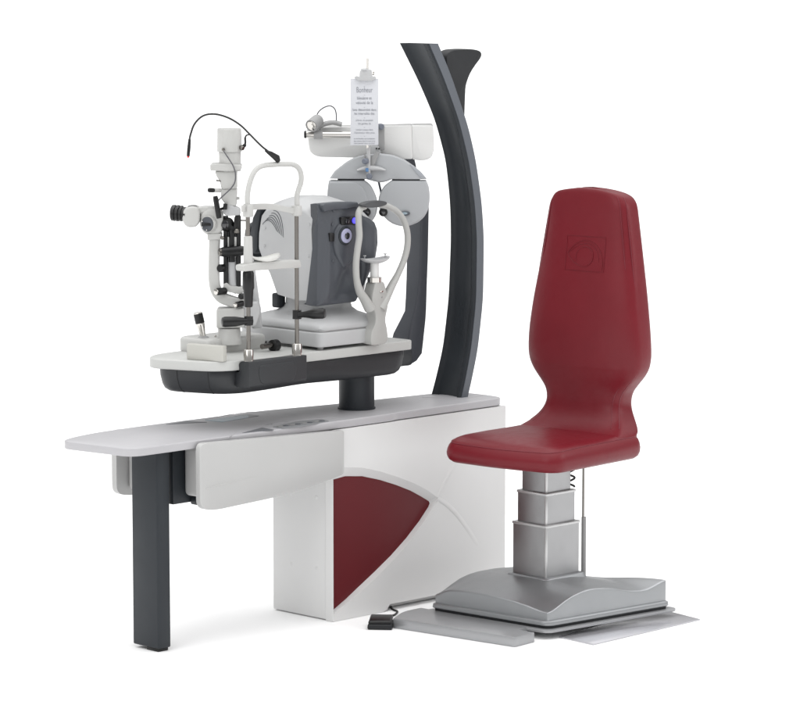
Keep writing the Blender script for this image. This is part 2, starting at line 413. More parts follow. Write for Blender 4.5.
# panel joints of the tub
for a, b in (((170,375),(171.5,392)), ((195.5,377),(198.5,394))):
    pass
for x in (-0.47, -0.545):
    i = min(range(len(base)), key=lambda k: (base[k]-V((x, 0.15 if x > -0.5 else 0.255, 0))).length)
    ps = [ring(z, ins)[i] for z, ins in ((0.972,0.0),(0.945,0.002),(0.915,0.010),(0.898,0.020),(0.888,0.036))]
    MB().tube(ps, 0.0022, 6).build('joint', BLACKM, tub)
MB().box((0.465, 0.20, 0.89), (0.63, 0.36, 0.955)).build('arm_bracket', TUB, T, 0.01)

# ================================================================== accessory box on tray
YB = 0.19
bx = thing('accessory_box', 'small plain beige box at the left front of the tray', 'box', (-0.40, 0.2, ZT))
c0 = PZ(186.5, 359.5, ZT); c1 = PZ(222.8, 362.2, ZT); c2 = PZ(227.6, 360.6, ZT)
d1 = (c1-c0); d1.z = 0; d2 = V((-d1.y, d1.x, 0)).normalized()*0.028
MB().prism([V((p.x, p.y, ZT)) for p in (c0, c1, c1+d2, c0+d2)], (0, 0, 0.058)).build('box_shell', BEIGE, bx, 0.004, 3)

# ================================================================== headrest frame
H = thing('headrest_frame', 'white slit lamp headrest frame on steel rods with black grips and dark clamp', 'headrest', (-0.25, 0.05, 0.92))
YH = 0.035
def ph(px, py, y=YH): return PY(px, py, y)
# clamp on the tray edge
xc0 = ph(249, 372, 0.008).x; xc1 = ph(306.8, 368, 0.008).x
pl = [(249,362),(241,361.2),(238.4,364),(239.4,371.5),(231,373.6),(230.4,378.4),(234.2,379.6),(235.4,387.0),(249,388.4)]
cl = MB().prism(rounded([PX(x, y, xc0) for x, y in pl], [0.004,0.006,0.006,0.002,0.004,0.004,0.004,0.006,0.012], 4), (xc1-xc0, 0, 0)).build('clamp', TUB, H, 0.005, 3)
pl = [(259,365.5),(296,360.8),(297,372),(294,380.5),(262,384.6),(259.5,376)]
mb = MB(); dome(mb, rounded([ph(*p, 0.005) for p in pl], 0.02, 5), (0, 0.006, 0), 0.005, 0.003, 4)
mb.build('clamp_plate', TUB, cl)
def zc(px, py): return ph(px, py)
for px, top, base_ in ((248.6, 214, 362), (297.0, 207, 356)):
    a = zc(px, base_); b = zc(px, top)
    rod = MB().cyl((a.x, YH, a.z-0.012), (a.x, YH, b.z), 0.0078, n=24).build('rod', STEEL, H)
    f0 = zc(px, base_-13)
    MB().lathe((a.x, YH, a.z-0.010), (0, 0, 1), [(0, 0.0185), (f0.z-a.z+0.006, 0.0185), (f0.z-a.z+0.009, 0.0165), (f0.z-a.z+0.010, 0.0085)], 28).build('ferrule', CHROME, rod)
XL = zc(248.6, 330).x; XR = zc(297, 330).x
def zz(py, px=248.6): return zc(px, py).z
# black knurled sleeve and white tube on the near-left rod
mb = MB().lathe((XL, YH, zz(307)), (0, 0, 1), [(0, 0.0135), (0.004, 0.0155), (zz(290)-zz(307), 0.0185), (zz(288)-zz(307), 0.0215), (zz(273)-zz(307), 0.0205), (zz(271)-zz(307), 0.017)], 30)
mb.build('height_knob', BLACK, H)
MB().lathe((XL, YH, zz(264)), (0, 0, 1), [(0, 0.0175), (zz(237)-zz(264), 0.0155), (zz(236)-zz(264), 0.013)], 30).build('sleeve', IVORY, H)
# grips
for px, py, dx in ((250.5, 320.6, -29), (296, 314.6, 29.5)):
    a = zc(px, py)+V((0, -0.012, 0)); b = PV(px+dx, py+(1.6 if dx < 0 else -1.3), (a.dot(NV)-0.03))
    d = (b-a); L = d.length
    gp = MB().lathe(a, d, [(0, 0.011), (0.02, 0.011), (0.030, 0.0125), (L*0.55, 0.0185), (L*0.90, 0.0195), (L*0.98, 0.016), (L, 0.008)], 26).build('grip', BLACK, H)
    X = XL if dx < 0 else XR
    MB().cyl((X, YH, a.z-0.016), (X, YH, a.z+0.016), 0.0165, n=24).build('grip_collar', BLACK, gp)
# chin bar
pl = [(243.3,265.5),(256,262.4),(300.5,259.8),(301.8,267.8),(256,270.6),(243.8,271.8)]
MB().prism(rounded([ph(*p, YH-0.022) for p in pl], 0.01, 4), (0, 0.044, 0)).build('chin_bar', IVORY, H, 0.005, 3)
# chin cup: shallow wavy tray
rg = []
cA = ph(265, 258.5, YH-0.006)
for k in range(7):
    t = k/6; rr = 0.25+0.75*math.sin(t*math.pi/2)
    rg.append([cA+V((math.cos(a)*0.072*rr, math.sin(a)*0.028*rr, -0.012+0.016*t+0.008*t*math.cos(2*a)+0.004*math.sin(a)*t)) for a in [2*math.pi*i/36 for i in range(36)]])
for k in range(7):
    t = 1-k/6; rr = (0.25+0.75*math.sin(t*math.pi/2))*0.96
    rg.append([cA+V((math.cos(a)*0.072*rr, math.sin(a)*0.028*rr, -0.008+0.016*t+0.008*t*math.cos(2*a)+0.004*math.sin(a)*t)) for a in [2*math.pi*i/36 for i in range(36)]])
MB().loft(rg).build('chin_cup', TISSUE, H)
# forehead band: two edges curving from rod to rod
top = smooth([ph(*p, y) for p, y in (((243.5,206),YH-0.012),((256,204.2),YH+0.012),((272,204.0),YH+0.022),((286,206.5),YH+0.012),((299,209.5),YH-0.012))], 8)
bot = smooth([ph(*p, y) for p, y in (((243.5,212.2),YH-0.012),((256,209.8),YH+0.012),((272,209.8),YH+0.022),((286,212.2),YH+0.012),((299,215.4),YH-0.012))], 8)
rings = [[t, t+V((0, 0.012, 0.001)), b+V((0, 0.012, 0)), b] for t, b in zip(top, bot)]
MB().loft(rings).build('forehead_band', IVORY, H, 0.0012)
for X, py in ((XL, 211), (XR, 211)):
    MB().box((X-0.014, YH-0.016, zz(217 if X == XL else 216, 248.6 if X == XL else 297)), (X+0.014, YH+0.014, zz(204 if X == XL else 205.5, 248.6 if X == XL else 297))).build('band_block', IVORY, H, 0.004)
# top hoop
hp = smooth([ph(*p) for p in ((247.6,206),(247.4,196),(249.2,185),(252.6,175),(257.5,168.3),(264,165.6),(274,164.6),(286,164.2),(293.5,164.8),(298.6,168.3),(301,174.5),(301,182),(298.8,189),(297,196),(297,206))], 6)
MB().tube(hp, 0.0096, 18).build('hoop', IVORY, H)
# fixation lamp on a bendable stalk, clipped to the hoop
FX = thing('fixation_lamp', 'thin black gooseneck lamp with a red tip arching over the slit lamp', 'lamp', ph(279, 163))
pth = [((279,163.5),0),((276.5,159),0),((270,152.8),0.0),((263,147.5),0.01),((256,140.8),0.03),((249,133.6),0.06),((240,125),0.09),((228,117.8),0.12),((214.5,114.2),0.14),((203,116),0.16),((194.6,124),0.17),((190.6,134.5),0.18),((189.3,141),0.18)]
ps = smooth([PY(*p, YH+y) for p, y in pth], 8)
st = MB().tube(ps, 0.0036, 12).build('stalk', CABLE, FX)
tip = [PY(*p, YH+0.18) for p in ((189.6,139.5),(188.9,148),(188.2,156.3))]
MB().tube(tip, [0.0048, 0.0062, 0.0056], 14).build('lamp_tip', BLACK, FX)
MB().lathe(tip[2], tip[2]-tip[1], [(0, 0.0046), (0.004, 0.004), (0.006, 0.002)], 14).build('red_lens', REDTIP, FX)
a = ph(279, 163.2)
MB().tube([ph(278.5,161.5,YH-0.008), ph(273.5,156.5,YH-0.008), ph(266,151.2,YH-0.006)], [0.008, 0.0085, 0.004], 12).build('clip', BLACK, FX, 0.001)
MB().tube([ph(279,160.8,YH-0.012), ph(278,157,YH-0.012), ph(271,152.7,YH-0.008), ph(265,150.8,YH)], [0.006, 0.007, 0.005, 0.003], 10).build('clip_lever', BLACK, FX)

# ================================================================== slit lamp
DS = 0.02                                  # plane through the instrument's axis (metres beyond cabinet corner)
S = thing('slit_lamp', 'white slit lamp microscope with black eyepieces, joystick and tall lamp housing', 'slit lamp', PZ(229, 351, ZT))
def ps_(px, py, d=0.0): return PV(px, py, DS+d)
M = 1/266.0
cb = PZ(224, 349.5, ZT)
# sliding base (long across, rounded ends)
b0 = [cb+V((x, y, 0)) for x, y in ((-0.145,-0.075),(0.155,-0.075),(0.155,0.10),(-0.145,0.10))]
br = rounded(b0, 0.034, 6); cbm = cb+V((0.005, 0.012, 0))
def br_(h, k): return [cbm+(p-cbm)*k+V((0, 0, h)) for p in br]
sb = MB().loft([br_(0.0, 0.985), br_(0.006, 1.0), br_(0.036, 1.0), br_(0.046, 0.985), br_(0.051, 0.955), br_(0.053, 0.90)]).build('sliding_base', IVORY, S, ang=50)
for dx in (0.02, 0.08):
    MB().lathe(cb+V((dx-0.08, -0.02, 0.052)), (0, 0, 1), [(0, 0.004), (0.007, 0.004), (0.009, 0.002)], 12).build('screw', CHROME, sb)
# white data label with a small dark printed block
lq = PV(244, 347.5, PZ(244, 347.5, ZT+0.02).dot(NV))
# cross axle with geared wheel
ax0 = PZ(262, 346.6, ZT+0.022); ax1 = PZ(279, 344.0, ZT+0.022)
MB().cyl(ax0, ax1, 0.010, n=20).build('cross_axle', STEEL, S)
wd = (ax1-ax0).normalized()
wc = PV(274.5, 345.4, ax1.dot(NV)-0.02)
MB().lathe(wc-wd*0.016, wd, [(0, 0.016), (0.003, 0.022), (0.028, 0.022), (0.032, 0.016)], 26).build('gear_wheel', BLACK, S)
# pedestal, block
pb = ps_(229.3, 352)
MB().lathe((pb.x, pb.y, ZT+0.03), (0, 0, 1), [(0, 0.046), (0.02, 0.046), (0.028, 0.042), (ps_(229.3,328).z-ZT-0.03, 0.0415)], 36).build('pedestal', IVORY, S)
def vplane(pts, d, thick, name, m, par, bevel=0.004, rads=None, seg=3):
    P = [ps_(x, y, d) for x, y in pts]
    if rads: P = rounded(P, rads, 5)
    return MB().prism(P, NV*thick).build(name, m, par, bevel, seg)
vplane(((216.4,309.0),(244.2,308.4),(244.2,327.6),(216.4,328.6)), -0.045, 0.09, 'pivot_block', IVORY, S, 0.005, [0.008]*4)
vplane(((242,304.5),(257.5,302),(260.5,312),(256,326),(243.5,329)), -0.035, 0.09, 'arm_root', INSTR, S, 0.005, [0.012]*5)
# C-shaped microscope arm
arm = smooth([ps_(*p) for p in ((214.8,236),(214.4,250),(214.2,266),(214.3,280),(216.2,290),(221.5,297.2),(230,300.8),(240,304),(247,308))], 6)
rings = []
for i, p in enumerate(arm):
    d = (arm[min(i+1, len(arm)-1)]-arm[max(i-1, 0)]).normalized(); n = NV; q = d.cross(n).normalized()
    w = 0.0195
    rings.append(rounded([p+q*w-n*0.028, p-q*w-n*0.028, p-q*w+n*0.028, p+q*w+n*0.028], 0.008, 3))
MB().loft(rings).build('microscope_arm', IVORY, S, ang=45)
# illumination arm and foot
ia = smooth([ps_(*p) for p in ((232.5,250),(232,262),(232.4,276),(234,286),(238.5,290.5))], 6)
MB().tube(ia, [(0.016, 0.018)]*len(ia), 16, flat=NV).build('illumination_arm', INSTR, S)
vplane(((223.5,284),(226.5,282.5),(230,285.6),(243,287.0),(245.5,291.5),(240,294.5),(228,292),(222.5,290)), -0.022, 0.05, 'arm_foot', IVORY, S, 0.003)
vplane(((248,258),(252.6,256),(256,280),(260.5,313),(262,328),(252,329),(247,300)), 0.03, 0.05, 'rear_support', INSTR, S, 0.006)
def knob(a, b, r, m=BLACK, name='knob', par=S, tipm=None):
    d = b-a; L = d.length
    k = MB().lathe(a, d, [(0, r*0.92), (L*0.12, r), (L*0.88, r), (L, r*0.82)], 22).build(name, m, par)
    if tipm: MB().lathe(b-d*0.02, d, [(0, r*0.8), (L*0.10, r*0.8), (L*0.13, r*0.6)], 22).build('cap', tipm, k)
    return k
knob(ps_(225.3,291,-0.03), ps_(216.4,291.8,-0.06), 0.0135, BLACK, tipm=CHROME)
knob(ps_(245,296,-0.03), ps_(240,296.5,-0.055), 0.011)
knob(ps_(243,303.2,-0.03), ps_(235.6,305.2,-0.06), 0.011, tipm=CHROME)
knob(ps_(225.5,268,-0.0), ps_(219.5,268.4,-0.035), 0.015)
# joystick
j0 = ps_(203.5, 338, 0.0); j1 = ps_(197.6, 312.2, 0.0); jd = j1-j0; JL = jd.length
jb = MB().lathe(j0, (0, 0, 1), [(-0.025, 0.026), (0.0, 0.024), (0.006, 0.016), (0.009, 0.010)], 24).build('joystick_boot', GREYP, S)
jk = MB().lathe(j0, jd, [(0, 0.0095), (JL*0.15, 0.0105), (JL*0.50, 0.0165), (JL*0.58, 0.0165)], 26).build('joystick', CHROME, S)
MB().lathe(j0+jd*0.575, jd, [(0, 0.0175), (JL*0.36, 0.0175), (JL*0.375, 0.015)], 26).build('joystick_grip', BLACK, jk)
MB().lathe(j0+jd*0.945, jd, [(0, 0.0165), (JL*0.03, 0.0165), (JL*0.055, 0.012)], 26).build('joystick_cap', CHROME, jk)
# tilting black yoke: two rods, tie cylinder, centre slide
for px in (225.8, 238.6):
    MB().cyl(ps_(px, 284 if px < 230 else 288, -0.012), ps_(px, 216, -0.012), 0.0088, n=18).build('yoke_rod', BLACK, S)
knob(ps_(243.4,250.6,-0.030), ps_(221.0,252.2,-0.055), 0.0188, BLACK, 'tilt_barrel', tipm=STEEL)
vplane(((226.5,228),(230,224.5),(237,229),(239.5,233),(238,249),(227,249)), -0.016, 0.024, 'yoke_plate', BLACKM, S, 0.002)
MB().cyl(ps_(231.8, 262, -0.014), ps_(231.8, 230, -0.014), 0.0115, n=18).build('centre_slide', BLACK, S)
for px, py in ((228.7, 243.5), (235.4, 243.5)):
    vplane(((px-1.1,py-6.5),(px+1.1,py-6.5),(px+1.1,py+6.0),(px-1.1,py+6.0)), -0.0195, 0.003, 'yoke_window', IVORY, S, 0.0005)
vplane(((234.2,218),(236.4,213.5),(239.8,214),(240.2,230),(236.6,232),(233.4,228)), -0.018, 0.03, 'yoke_bracket', BLACK, S, 0.003)
MB().lathe(ps_(225.2,224.2,-0.0), -NV+V((0.5,-0.5,0)), [(0, 0.026), (0.020, 0.026), (0.024, 0.022)], 30).build('mirror_ring', BLACK, S)
MB().lathe(ps_(224.6,224.6,-0.022), -NV+V((0.5,-0.5,0)), [(0, 0.015), (0.006, 0.015), (0.007, 0.012)], 26).build('objective_lens', LENS, S)
MB().lathe(ps_(236.8,231.4,-0.03), -NV, [(0, 0.0095), (0.008, 0.0095), (0.011, 0.006)], 18).build('clamp_screw', STEEL, S)
MB().cyl(ps_(239.5,220.4,-0.01), ps_(247,220.6,-0.01), 0.0028, n=12).build('focus_pin', STEEL, S)
knob(ps_(237.6,217.4,0), ps_(237.8,211.5,0), 0.008)
# microscope body
ax_d = (ps_(180,216)-ps_(212,220)).normalized()
md = vplane(((200.5,214),(205,209.6),(214,207.0),(222,210.5),(223.8,224),(221.5,234),(212,235.6),(203.5,233.8),(199.5,226)), -0.032, 0.075, 'microscope_body', IVORY, S, 0.012, [0.02]*9, 4)
dc = ps_(208.0, 224.2, -0.036); dn = (-NV+V((-0.25, 0.25, 0))).normalized()
MB().lathe(dc-dn*0.012, dn, [(0, 0.031), (0.014, 0.031), (0.018, 0.028)], 34).build('magnifier_rim', IVORY, md)
dd = MB().lathe(dc, dn, [(0, 0.0258), (0.008, 0.0258), (0.0105, 0.0235)], 34, sc=(0.92, 1.08)).build('magnifier_dial', DGREY, md)
MB().obox(dc+dn*0.0125, RT*0.018, UP*0.0055, dn*0.004).build('dial_bar', BLACK, dd, 0.002)
for a in range(6):
    q = dc+dn*0.0095+RT*0.0195*math.cos(a*math.pi/3+0.5)+UP*0.021*math.sin(a*math.pi/3+0.5)
    MB().lathe(q, dn, [(0, 0.0026), (0.003, 0.0022)], 10).build('dial_screw', CHROME, dd)
vplane(((195,208.5),(203,206.8),(214,207),(215,211),(203,213),(196,214)), -0.028, 0.06, 'prism_bridge', IVORY, S, 0.005, [0.008]*6)
bh = vplane(((181.8,214),(184.5,208.6),(191,206.4),(197.5,207.6),(200.0,212),(199.6,222.5),(196,227.4),(187,227.6),(182.6,222.5)), -0.045, 0.105, 'binocular_head', IVORY, S, 0.008, [0.014]*9, 4)
MB().lathe(ps_(192.6,206.9,0.0), (0,0,1), [(-0.004, 0.017), (0.003, 0.017), (0.005, 0.013)], 22, sc=(1, 1)).build('adjust_cap', BLACK, bh)
for d, oy in ((-0.022, 0.8), (0.045, -0.6)):
    e0 = ps_(184.0, 213.6+oy, d); e1 = ps_(171.6, 212.7+oy, d+0.012); ed = e1-e0; L = ed.length
    prof = [(-0.01, 0.022), (L*0.10, 0.022), (L*0.14, 0.0265), (L*0.26, 0.0265), (L*0.29, 0.0225), (L*0.36, 0.0225), (L*0.40, 0.0275), (L*0.56, 0.0275), (L*0.60, 0.0235), (L*0.66, 0.0235), (L*0.70, 0.0275), (L*0.94, 0.0265), (L, 0.022), (L, 0.012)]
    MB().lathe(e0, ed, prof, 30).build('eyepiece', BLACK, S)
vplane(((207.2,233.8),(221.6,233.8),(221.0,239.8),(207.6,240.2)), -0.034, 0.072, 'arm_head', IVORY, S, 0.003)
knob(ps_(208.6,212.4,-0.02), ps_(208.8,207.2,-0.02), 0.0062)
MB().lathe(ps_(222.3,237.8,-0.035), -NV, [(0, 0.007), (0.008, 0.007), (0.010, 0.005)], 16).build('clamp_screw', STEEL, S)
# tilted black handle in front of the lamp column
knob(ps_(219.2,218.3,-0.05), ps_(215.2,196.2,-0.05), 0.0098, BLACK, 'filter_lever')
MB().cyl(ps_(221,209,-0.04), ps_(227,207.6,-0.02), 0.005, n=12).build('lever_pin', BLACK, S)
knob(ps_(225,209.6,-0.045), ps_(225.4,203.6,-0.045), 0.0075)
# lamp housing
def upc(px, y0, y1, r0, r1=None, d=0.0, name='lamp_housing', m=INSTR, prof=None):
    a = ps_(px, y0, d); h = ps_(px, y1, d).z-a.z
    r1 = r0 if r1 is None else r1
    return MB().lathe(a, (0, 0, 1), [(0, r0*0.985), (0.002, r0), (h-0.006, r1), (h-0.002, r1*0.985), (h, r1*0.95)], 40).build(name, m, S)
lh = upc(229.4, 151.6, 128.4, 0.0462, 0.0440, name='lamp_cover', m=IVORY)
upc(230.0, 171.0, 151.2, 0.0405, name='lamp_barrel', m=IVORY)
vplane(((210.0,164.4),(219,163.8),(241,165.0),(241,170.4),(226,171.6),(210.2,170.6)), -0.048, 0.09, 'housing_shelf', IVORY, S, 0.004, [0.006]*6)
vplane(((214.6,171.4),(236.6,171.4),(236.8,189),(221.5,189.5),(219.8,182),(216.6,176.6)), -0.036, 0.07, 'housing_neck', IVORY, S, 0.006)
vplane(((220.8,189),(236.8,189),(236.2,206),(227,206.5),(221.0,199)), -0.030, 0.06, 'slit_column', IVORY, S, 0.005)
vplane(((222.8,205.6),(231,205),(239.6,209.2),(239.8,215.4),(226,216),(222.8,213)), -0.034, 0.066, 'column_collar', INSTR, S, 0.004)
k = knob(ps_(221.5,190.6,-0.02), ps_(213.5,190.4,-0.045), 0.0072, IVORY, 'aperture_knob')
knob(ps_(213.8,190.4,-0.044), ps_(208.6,190.2,-0.058), 0.0084, BLACK, 'cap', k)
MB().cyl(ps_(222,181.4,-0.03), ps_(216.6,180.6,-0.045), 0.0028, n=10).build('slit_pin', STEEL, S)
MB().cyl(ps_(236,198.3,0), ps_(239.6,198.3,0), 0.0055, n=14).build('slit_stub', IVORY, S)
cab = smooth([ps_(223.2,150.4,-0.050), ps_(225.5,154,-0.055), ps_(229.5,160,-0.058), ps_(233.4,166.6,-0.060), ps_(235.4,174,-0.058), ps_(234.9,182,-0.050), ps_(231,188.4,-0.048), ps_(225.6,193.6,-0.052), ps_(220.8,198,-0.054), ps_(218.4,200.6,-0.054)], 7)
MB().tube(cab, 0.0024, 10).build('lamp_cable', CABLEG, S)
MB().lathe(ps_(223.2,149.6,-0.045), -NV, [(0, 0.006), (0.008, 0.005), (0.009, 0.003)], 14).build('cable_socket', STEEL, S)
cab = smooth([ps_(241,147,0), ps_(244,146.2,0), ps_(245.3,143,0), ps_(245.2,138,0.01), ps_(246.6,135.4,0.02), ps_(249.5,134.8,0.05)], 7)
MB().tube(cab, [0.0065 if i < 12 else 0.004 if i < 22 else 0.003 for i in range(len(cab))], 12).build('side_plug', BLACK, S)
knob(ps_(240,147.5,-0.02), ps_(243.4,148.6,-0.03), 0.008, STEEL, 'plug_socket')

# ================================================================== autorefractor
A = thing('autorefractor', 'white and dark grey autorefractor with lens ring, blue light and its own chin rest', 'autorefractor', (0.17, 0.26, ZT))
XA = 0.035; YF = 0.10; XB = 0.335
def pa(px, py, x=XA): return PX(px, py, x)
# base slab
c = V((0.17, 0.27, 0))
slab = [V((x, y, ZT+0.012)) for x, y in ((-0.005,0.055),(0.345,0.055),(0.345,0.50),(-0.005,0.50))]
zs = [ZT+0.014, ZT+0.018, ZT+0.066, ZT+0.070]
slr = rounded(slab, 0.03, 5)
MB().prism(slr, (0, 0, 0.055)).build('base_slab', INSTR, A, 0.006, 3)
for x, y in ((0.03,0.09),(0.31,0.09),(0.03,0.40),(0.31,0.40)):
    MB().cyl((x, y, ZT), (x, y, ZT+0.013), 0.012, n=18).build('foot', GREYP, A)
MB().prism([p+V((0, 0, 0.056)) for p in rounded([V((x, y, ZT+0.012)) for x, y in ((0.002,0.062),(0.338,0.062),(0.338,0.49),(0.002,0.49))], 0.03, 5)], (0, 0, 0.005)).build('base_gap', GREYP, A)
# flared skirt rising to the neck
def rrect(x0, x1, y0, y1, z, r=0.05, n=6): return rounded([V((x, y, z)) for x, y in ((x0,y0),(x1,y0),(x1,y1),(x0,y1))], r, n)
ZK = ZT+0.073
MB().loft([rrect(0.0,0.34,0.06,0.495,ZK), rrect(-0.002,0.342,0.058,0.495,ZK+0.008), rrect(0.002,0.340,0.062,0.490,ZK+0.020,0.06), rrect(0.020,0.326,0.076,0.468,ZK+0.032,0.065), rrect(0.044,0.308,0.100,0.435,ZK+0.042,0.07), rrect(0.062,0.292,0.122,0.405,ZK+0.050,0.07), rrect(0.078,0.280,0.148,0.372,ZK+0.066,0.06), rrect(0.084,0.276,0.155,0.362,ZK+0.080,0.05), rrect(0.085,0.275,0.156,0.36,ZK+0.13,0.05)]).build('neck_skirt', INSTR, A, ang=50)
# white shell: side profile in the plane x = XA, thick body with rounded-over shoulders
prof = [(318,224),(316.5,240),(314.5,258),(311.5,280),(308,300.5),(299,300.5),(288,297.5),(276.5,294),(273.2,285),(268.5,273),(262,262),(256.6,248),(256.8,232),(259.5,214),(264.5,207),(276,203.4),(291,203.0),(306,208),(313,215)]
pp = [pa(*p) for p in prof]
cc = sum(pp, V((0, 0, 0)))/len(pp)
ppd = resample(smooth(pp[6:]+pp[:7], 4) if False else pp, 120)
rings = []
for k in range(10):
    a = math.pi/2*k/9; s = math.cos(a)
    ins = 0.030*s
    rings.append([V((XA-0.012*0+0.0+0.040*(1-math.sin(a))*-0.0, p.y, p.z)) for p in ppd])
rings = []
def sec(x, ky, kz, dz=0.0):
    return [V((x, cc.y+(p.y-cc.y)*(ky if p.y > cc.y else 1.0), cc.z+(p.z-cc.z)*(kz if p.z > cc.z else 1.0)+dz*max(0, (p.z-cc.z)/0.13))) for p in ppd]
rings = [sec(XA-0.002,0.90,0.885), sec(XA+0.001,0.93,0.915), sec(XA+0.006,0.957,0.945), sec(XA+0.013,0.98,0.972), sec(XA+0.023,0.995,0.992), sec(XA+0.036,1.005,1.0,0.006), sec(XA+0.07,1.015,1.0,0.014), sec(XA+0.12,1.02,1.0,0.018), sec(XA+0.18,1.02,1.0,0.014), sec(XB-0.07,1.01,1.0,0.004), sec(XB-0.03,0.97,0.97,-0.006), sec(XB-0.012,0.90,0.90,-0.01)]
sh = MB().loft(rings).build('white_shell', INSTR, A, ang=32)
# curved vent slots on the shell side
for k in range(6):
    u = k/5
    a = V((262.4+11*u, 224.5-14*u, 0)); b = V((269.5+13*u, 213.5-3.5*u, 0)); c = V((277+6.4*u, 231.5+6*u, 0))
    ps = []
    for i in range(15):
        t = i/14; q = a*(1-t)**2+b*2*t*(1-t)+c*t*t; ps.append(PX(q.x, q.y, XA-0.0022))
    MB().tube(ps, [0.0016*(0.4+0.6*math.sin(math.pi*(0.08+0.84*i/14))) for i in range(15)], 8).build('vent_slot', DGREY, sh)
for px, py in ((265,228),(264.6,245.8),(309.4,224.6),(308.8,256)):
    MB().lathe(pa(px, py, XA-0.001), (-1, 0, 0), [(0, 0.0062), (0.0025, 0.0062), (0.0036, 0.0045)], 18).build('screw_cover', INSTR, sh)
# rear dark panel
MB().prism(rounded([V((0.05, 0.50, 1.30)), V((0.29, 0.50, 1.30)), V((0.29, 0.50, 1.46)), V((0.05, 0.50, 1.46))], 0.05, 5), (0, 0.03, 0)).build('rear_panel', GRAPH, A, 0.008)
vplane_pts = [PX(x, y, XA+0.004) for x, y in ((249.5,236),(252.5,218),(256.5,209.6),(261.5,206.6),(259.5,216),(257.6,232),(257.2,249),(254.5,254),(250.5,252))]
MB().prism(vplane_pts, (0.28, 0, 0)).build('rear_cover', GRAPH, A, 0.004)
MB().box((0.06, 0.35, 1.145), (0.10, 0.39, 1.20)).build('side_knob', GRAPH, A, 0.008, 3)
# dark front: lofted mask with lobed outline
front = [(325.2,222),(326,212),(327,205),(330,203.2),(340,202.8),(357.5,202.8),(360.5,207),(362,215),(369,217.6),(374.4,221.6),(377.2,229),(377.8,243),(375.4,258),(370.6,271),(364.6,284),(358.5,296),(355.5,302.4),(338,304.6),(320.6,305.8),(321.2,283),(322.5,262),(324,240)]
fp = [PY(x, y, YF) for x, y in front]
fc = sum(fp, V((0, 0, 0)))/len(fp)
fr = resample(fp, 150)
bt0 = PX(317.2, 222, XA); bt1 = PX(308.4, 300.5, XA); bt2 = PX(323.2, 212, XA)
def fring(t, k, dy=0.0):
    out = []
    for p in fr:
        u = (p.z-bt0.z)/(bt1.z-bt0.z); u = max(-0.25, min(1.05, u)); yb = bt0.y+(bt1.y-bt0.y)*u+0.004
        if u < 0: yb = max(YF+0.004, bt0.y+0.004+(bt2.y-bt0.y)*min(1, (p.z-bt0.z)/(bt2.z-bt0.z)))
        x = fc.x+(p.x-fc.x)*k; left = max(0, min(1, (fc.x-p.x)/0.10))
        x = x+(min(x, XA-0.006)-x)*min(1, left*1.5)*min(1, t*8)
        dep = (yb-YF)*left+0.12*(1-left)
        out.append(V((x, YF+dep*t+dy, fc.z+(p.z-fc.z)*k)))
    return out
def relief(p, k):
    d = p-CAM; d = d/d.dot(FW); X = CX+F*d.dot(RT); Yp = CY-F*d.dot(UP)
    sg = lambda a, w: 1/(1+math.exp(-a/w))
    h = -0.010*(1-k*k)
    low = sg(Yp-219, 2.0)
    h += low*(-0.003*math.exp(-((X-328.0)/2.2)**2)+0.003*math.exp(-((X-334)/3.4)**2))
    h += low*(0.010*math.exp(-((X-361.5)/2.0)**2)-0.012*math.exp(-((X-370.5)/5.0)**2))
    ww = 2.5+max(0, Yp-268)*0.30; xm = 346.5
    h += 0.017*sg(Yp-271, 2.6)*sg(ww-abs(X-xm), 1.7)
    return h
def gring(k):
    out = []
    for p in fr:
        q = V((fc.x+(p.x-fc.x)*k, YF-0.004, fc.z+(p.z-fc.z)*k)); q.y += relief(q, k)*min(1, (0.97-k)/0.12); out.append(q)
    return out
dk = MB().loft([fring(1.0, 0.985), fring(0.5, 1.0), fring(0.12, 1.0), fring(0.03, 0.99), fring(0, 0.97, -0.004)]+[gring(0.95*(1-i/30)) for i in range(30)]).build('dark_front', DGREY, A, ang=60)
# brow lip above the lens
lip = [(322.6,206),(325,203.6),(341,202.2),(358,202.2),(360,206),(348,208.6),(334,210.2),(325.0,212.4)]
MB().prism([PY(x, y, YF-0.020) for x, y in lip], (0, 0.04, 0)).build('brow_lip', DGREY, A, 0.005, 3)
# raised nose with lens
nose = [(345.5,221.5),(339.5,225),(336.0,233),(335.0,243),(336.8,254),(341,263),(346,269),(351,263.5),(356.5,254),(359,243),(359.4,232),(356.5,225.5),(351,221.6)]
ns = smooth([PY(x, y, YF-0.020) for x, y in nose], 5, True)
mb = MB(); dome(mb, ns, (0, 0.022, 0), 0.014, 0.014, 7, back=-0.002); nz = mb.build('lens_nose', DGREY, A, ang=50)
lc = PY(345.6, 235.8, YF-0.022)
MB().lathe(lc+V((0, 0.006, 0)), (0, -1, 0), [(0, 0.035), (0.006, 0.035), (0.009, 0.031)], 36).build('lens_bezel', GRAPH, nz)
MB().lathe(lc, (0, -1, 0), [(0, 0.027), (0.006, 0.027), (0.009, 0.0235)], 36).build('lens_ring', LILAC, nz)
MB().lathe(lc+V((0, -0.006, 0)), (0, -1, 0), [(0, 0.0125), (0.0045, 0.0125), (0.0052, 0.010)], 26).build('lens', LENS, nz)
MB().prism([PY(x, y, YF-0.014) for x, y in ((329.6,233.2),(334.4,233.2),(335.0,241.4),(330.2,241.6))], (0, 0.02, 0)).build('side_window', BLACK, A, 0.001)
MB().prism([PY(x, y, YF-0.016) for x, y in ((353.6,233.2),(359.6,232.6),(359.6,239.6),(353.8,239.4))], (0, 0.02, 0)).build('side_window', BLACK, A, 0.001)
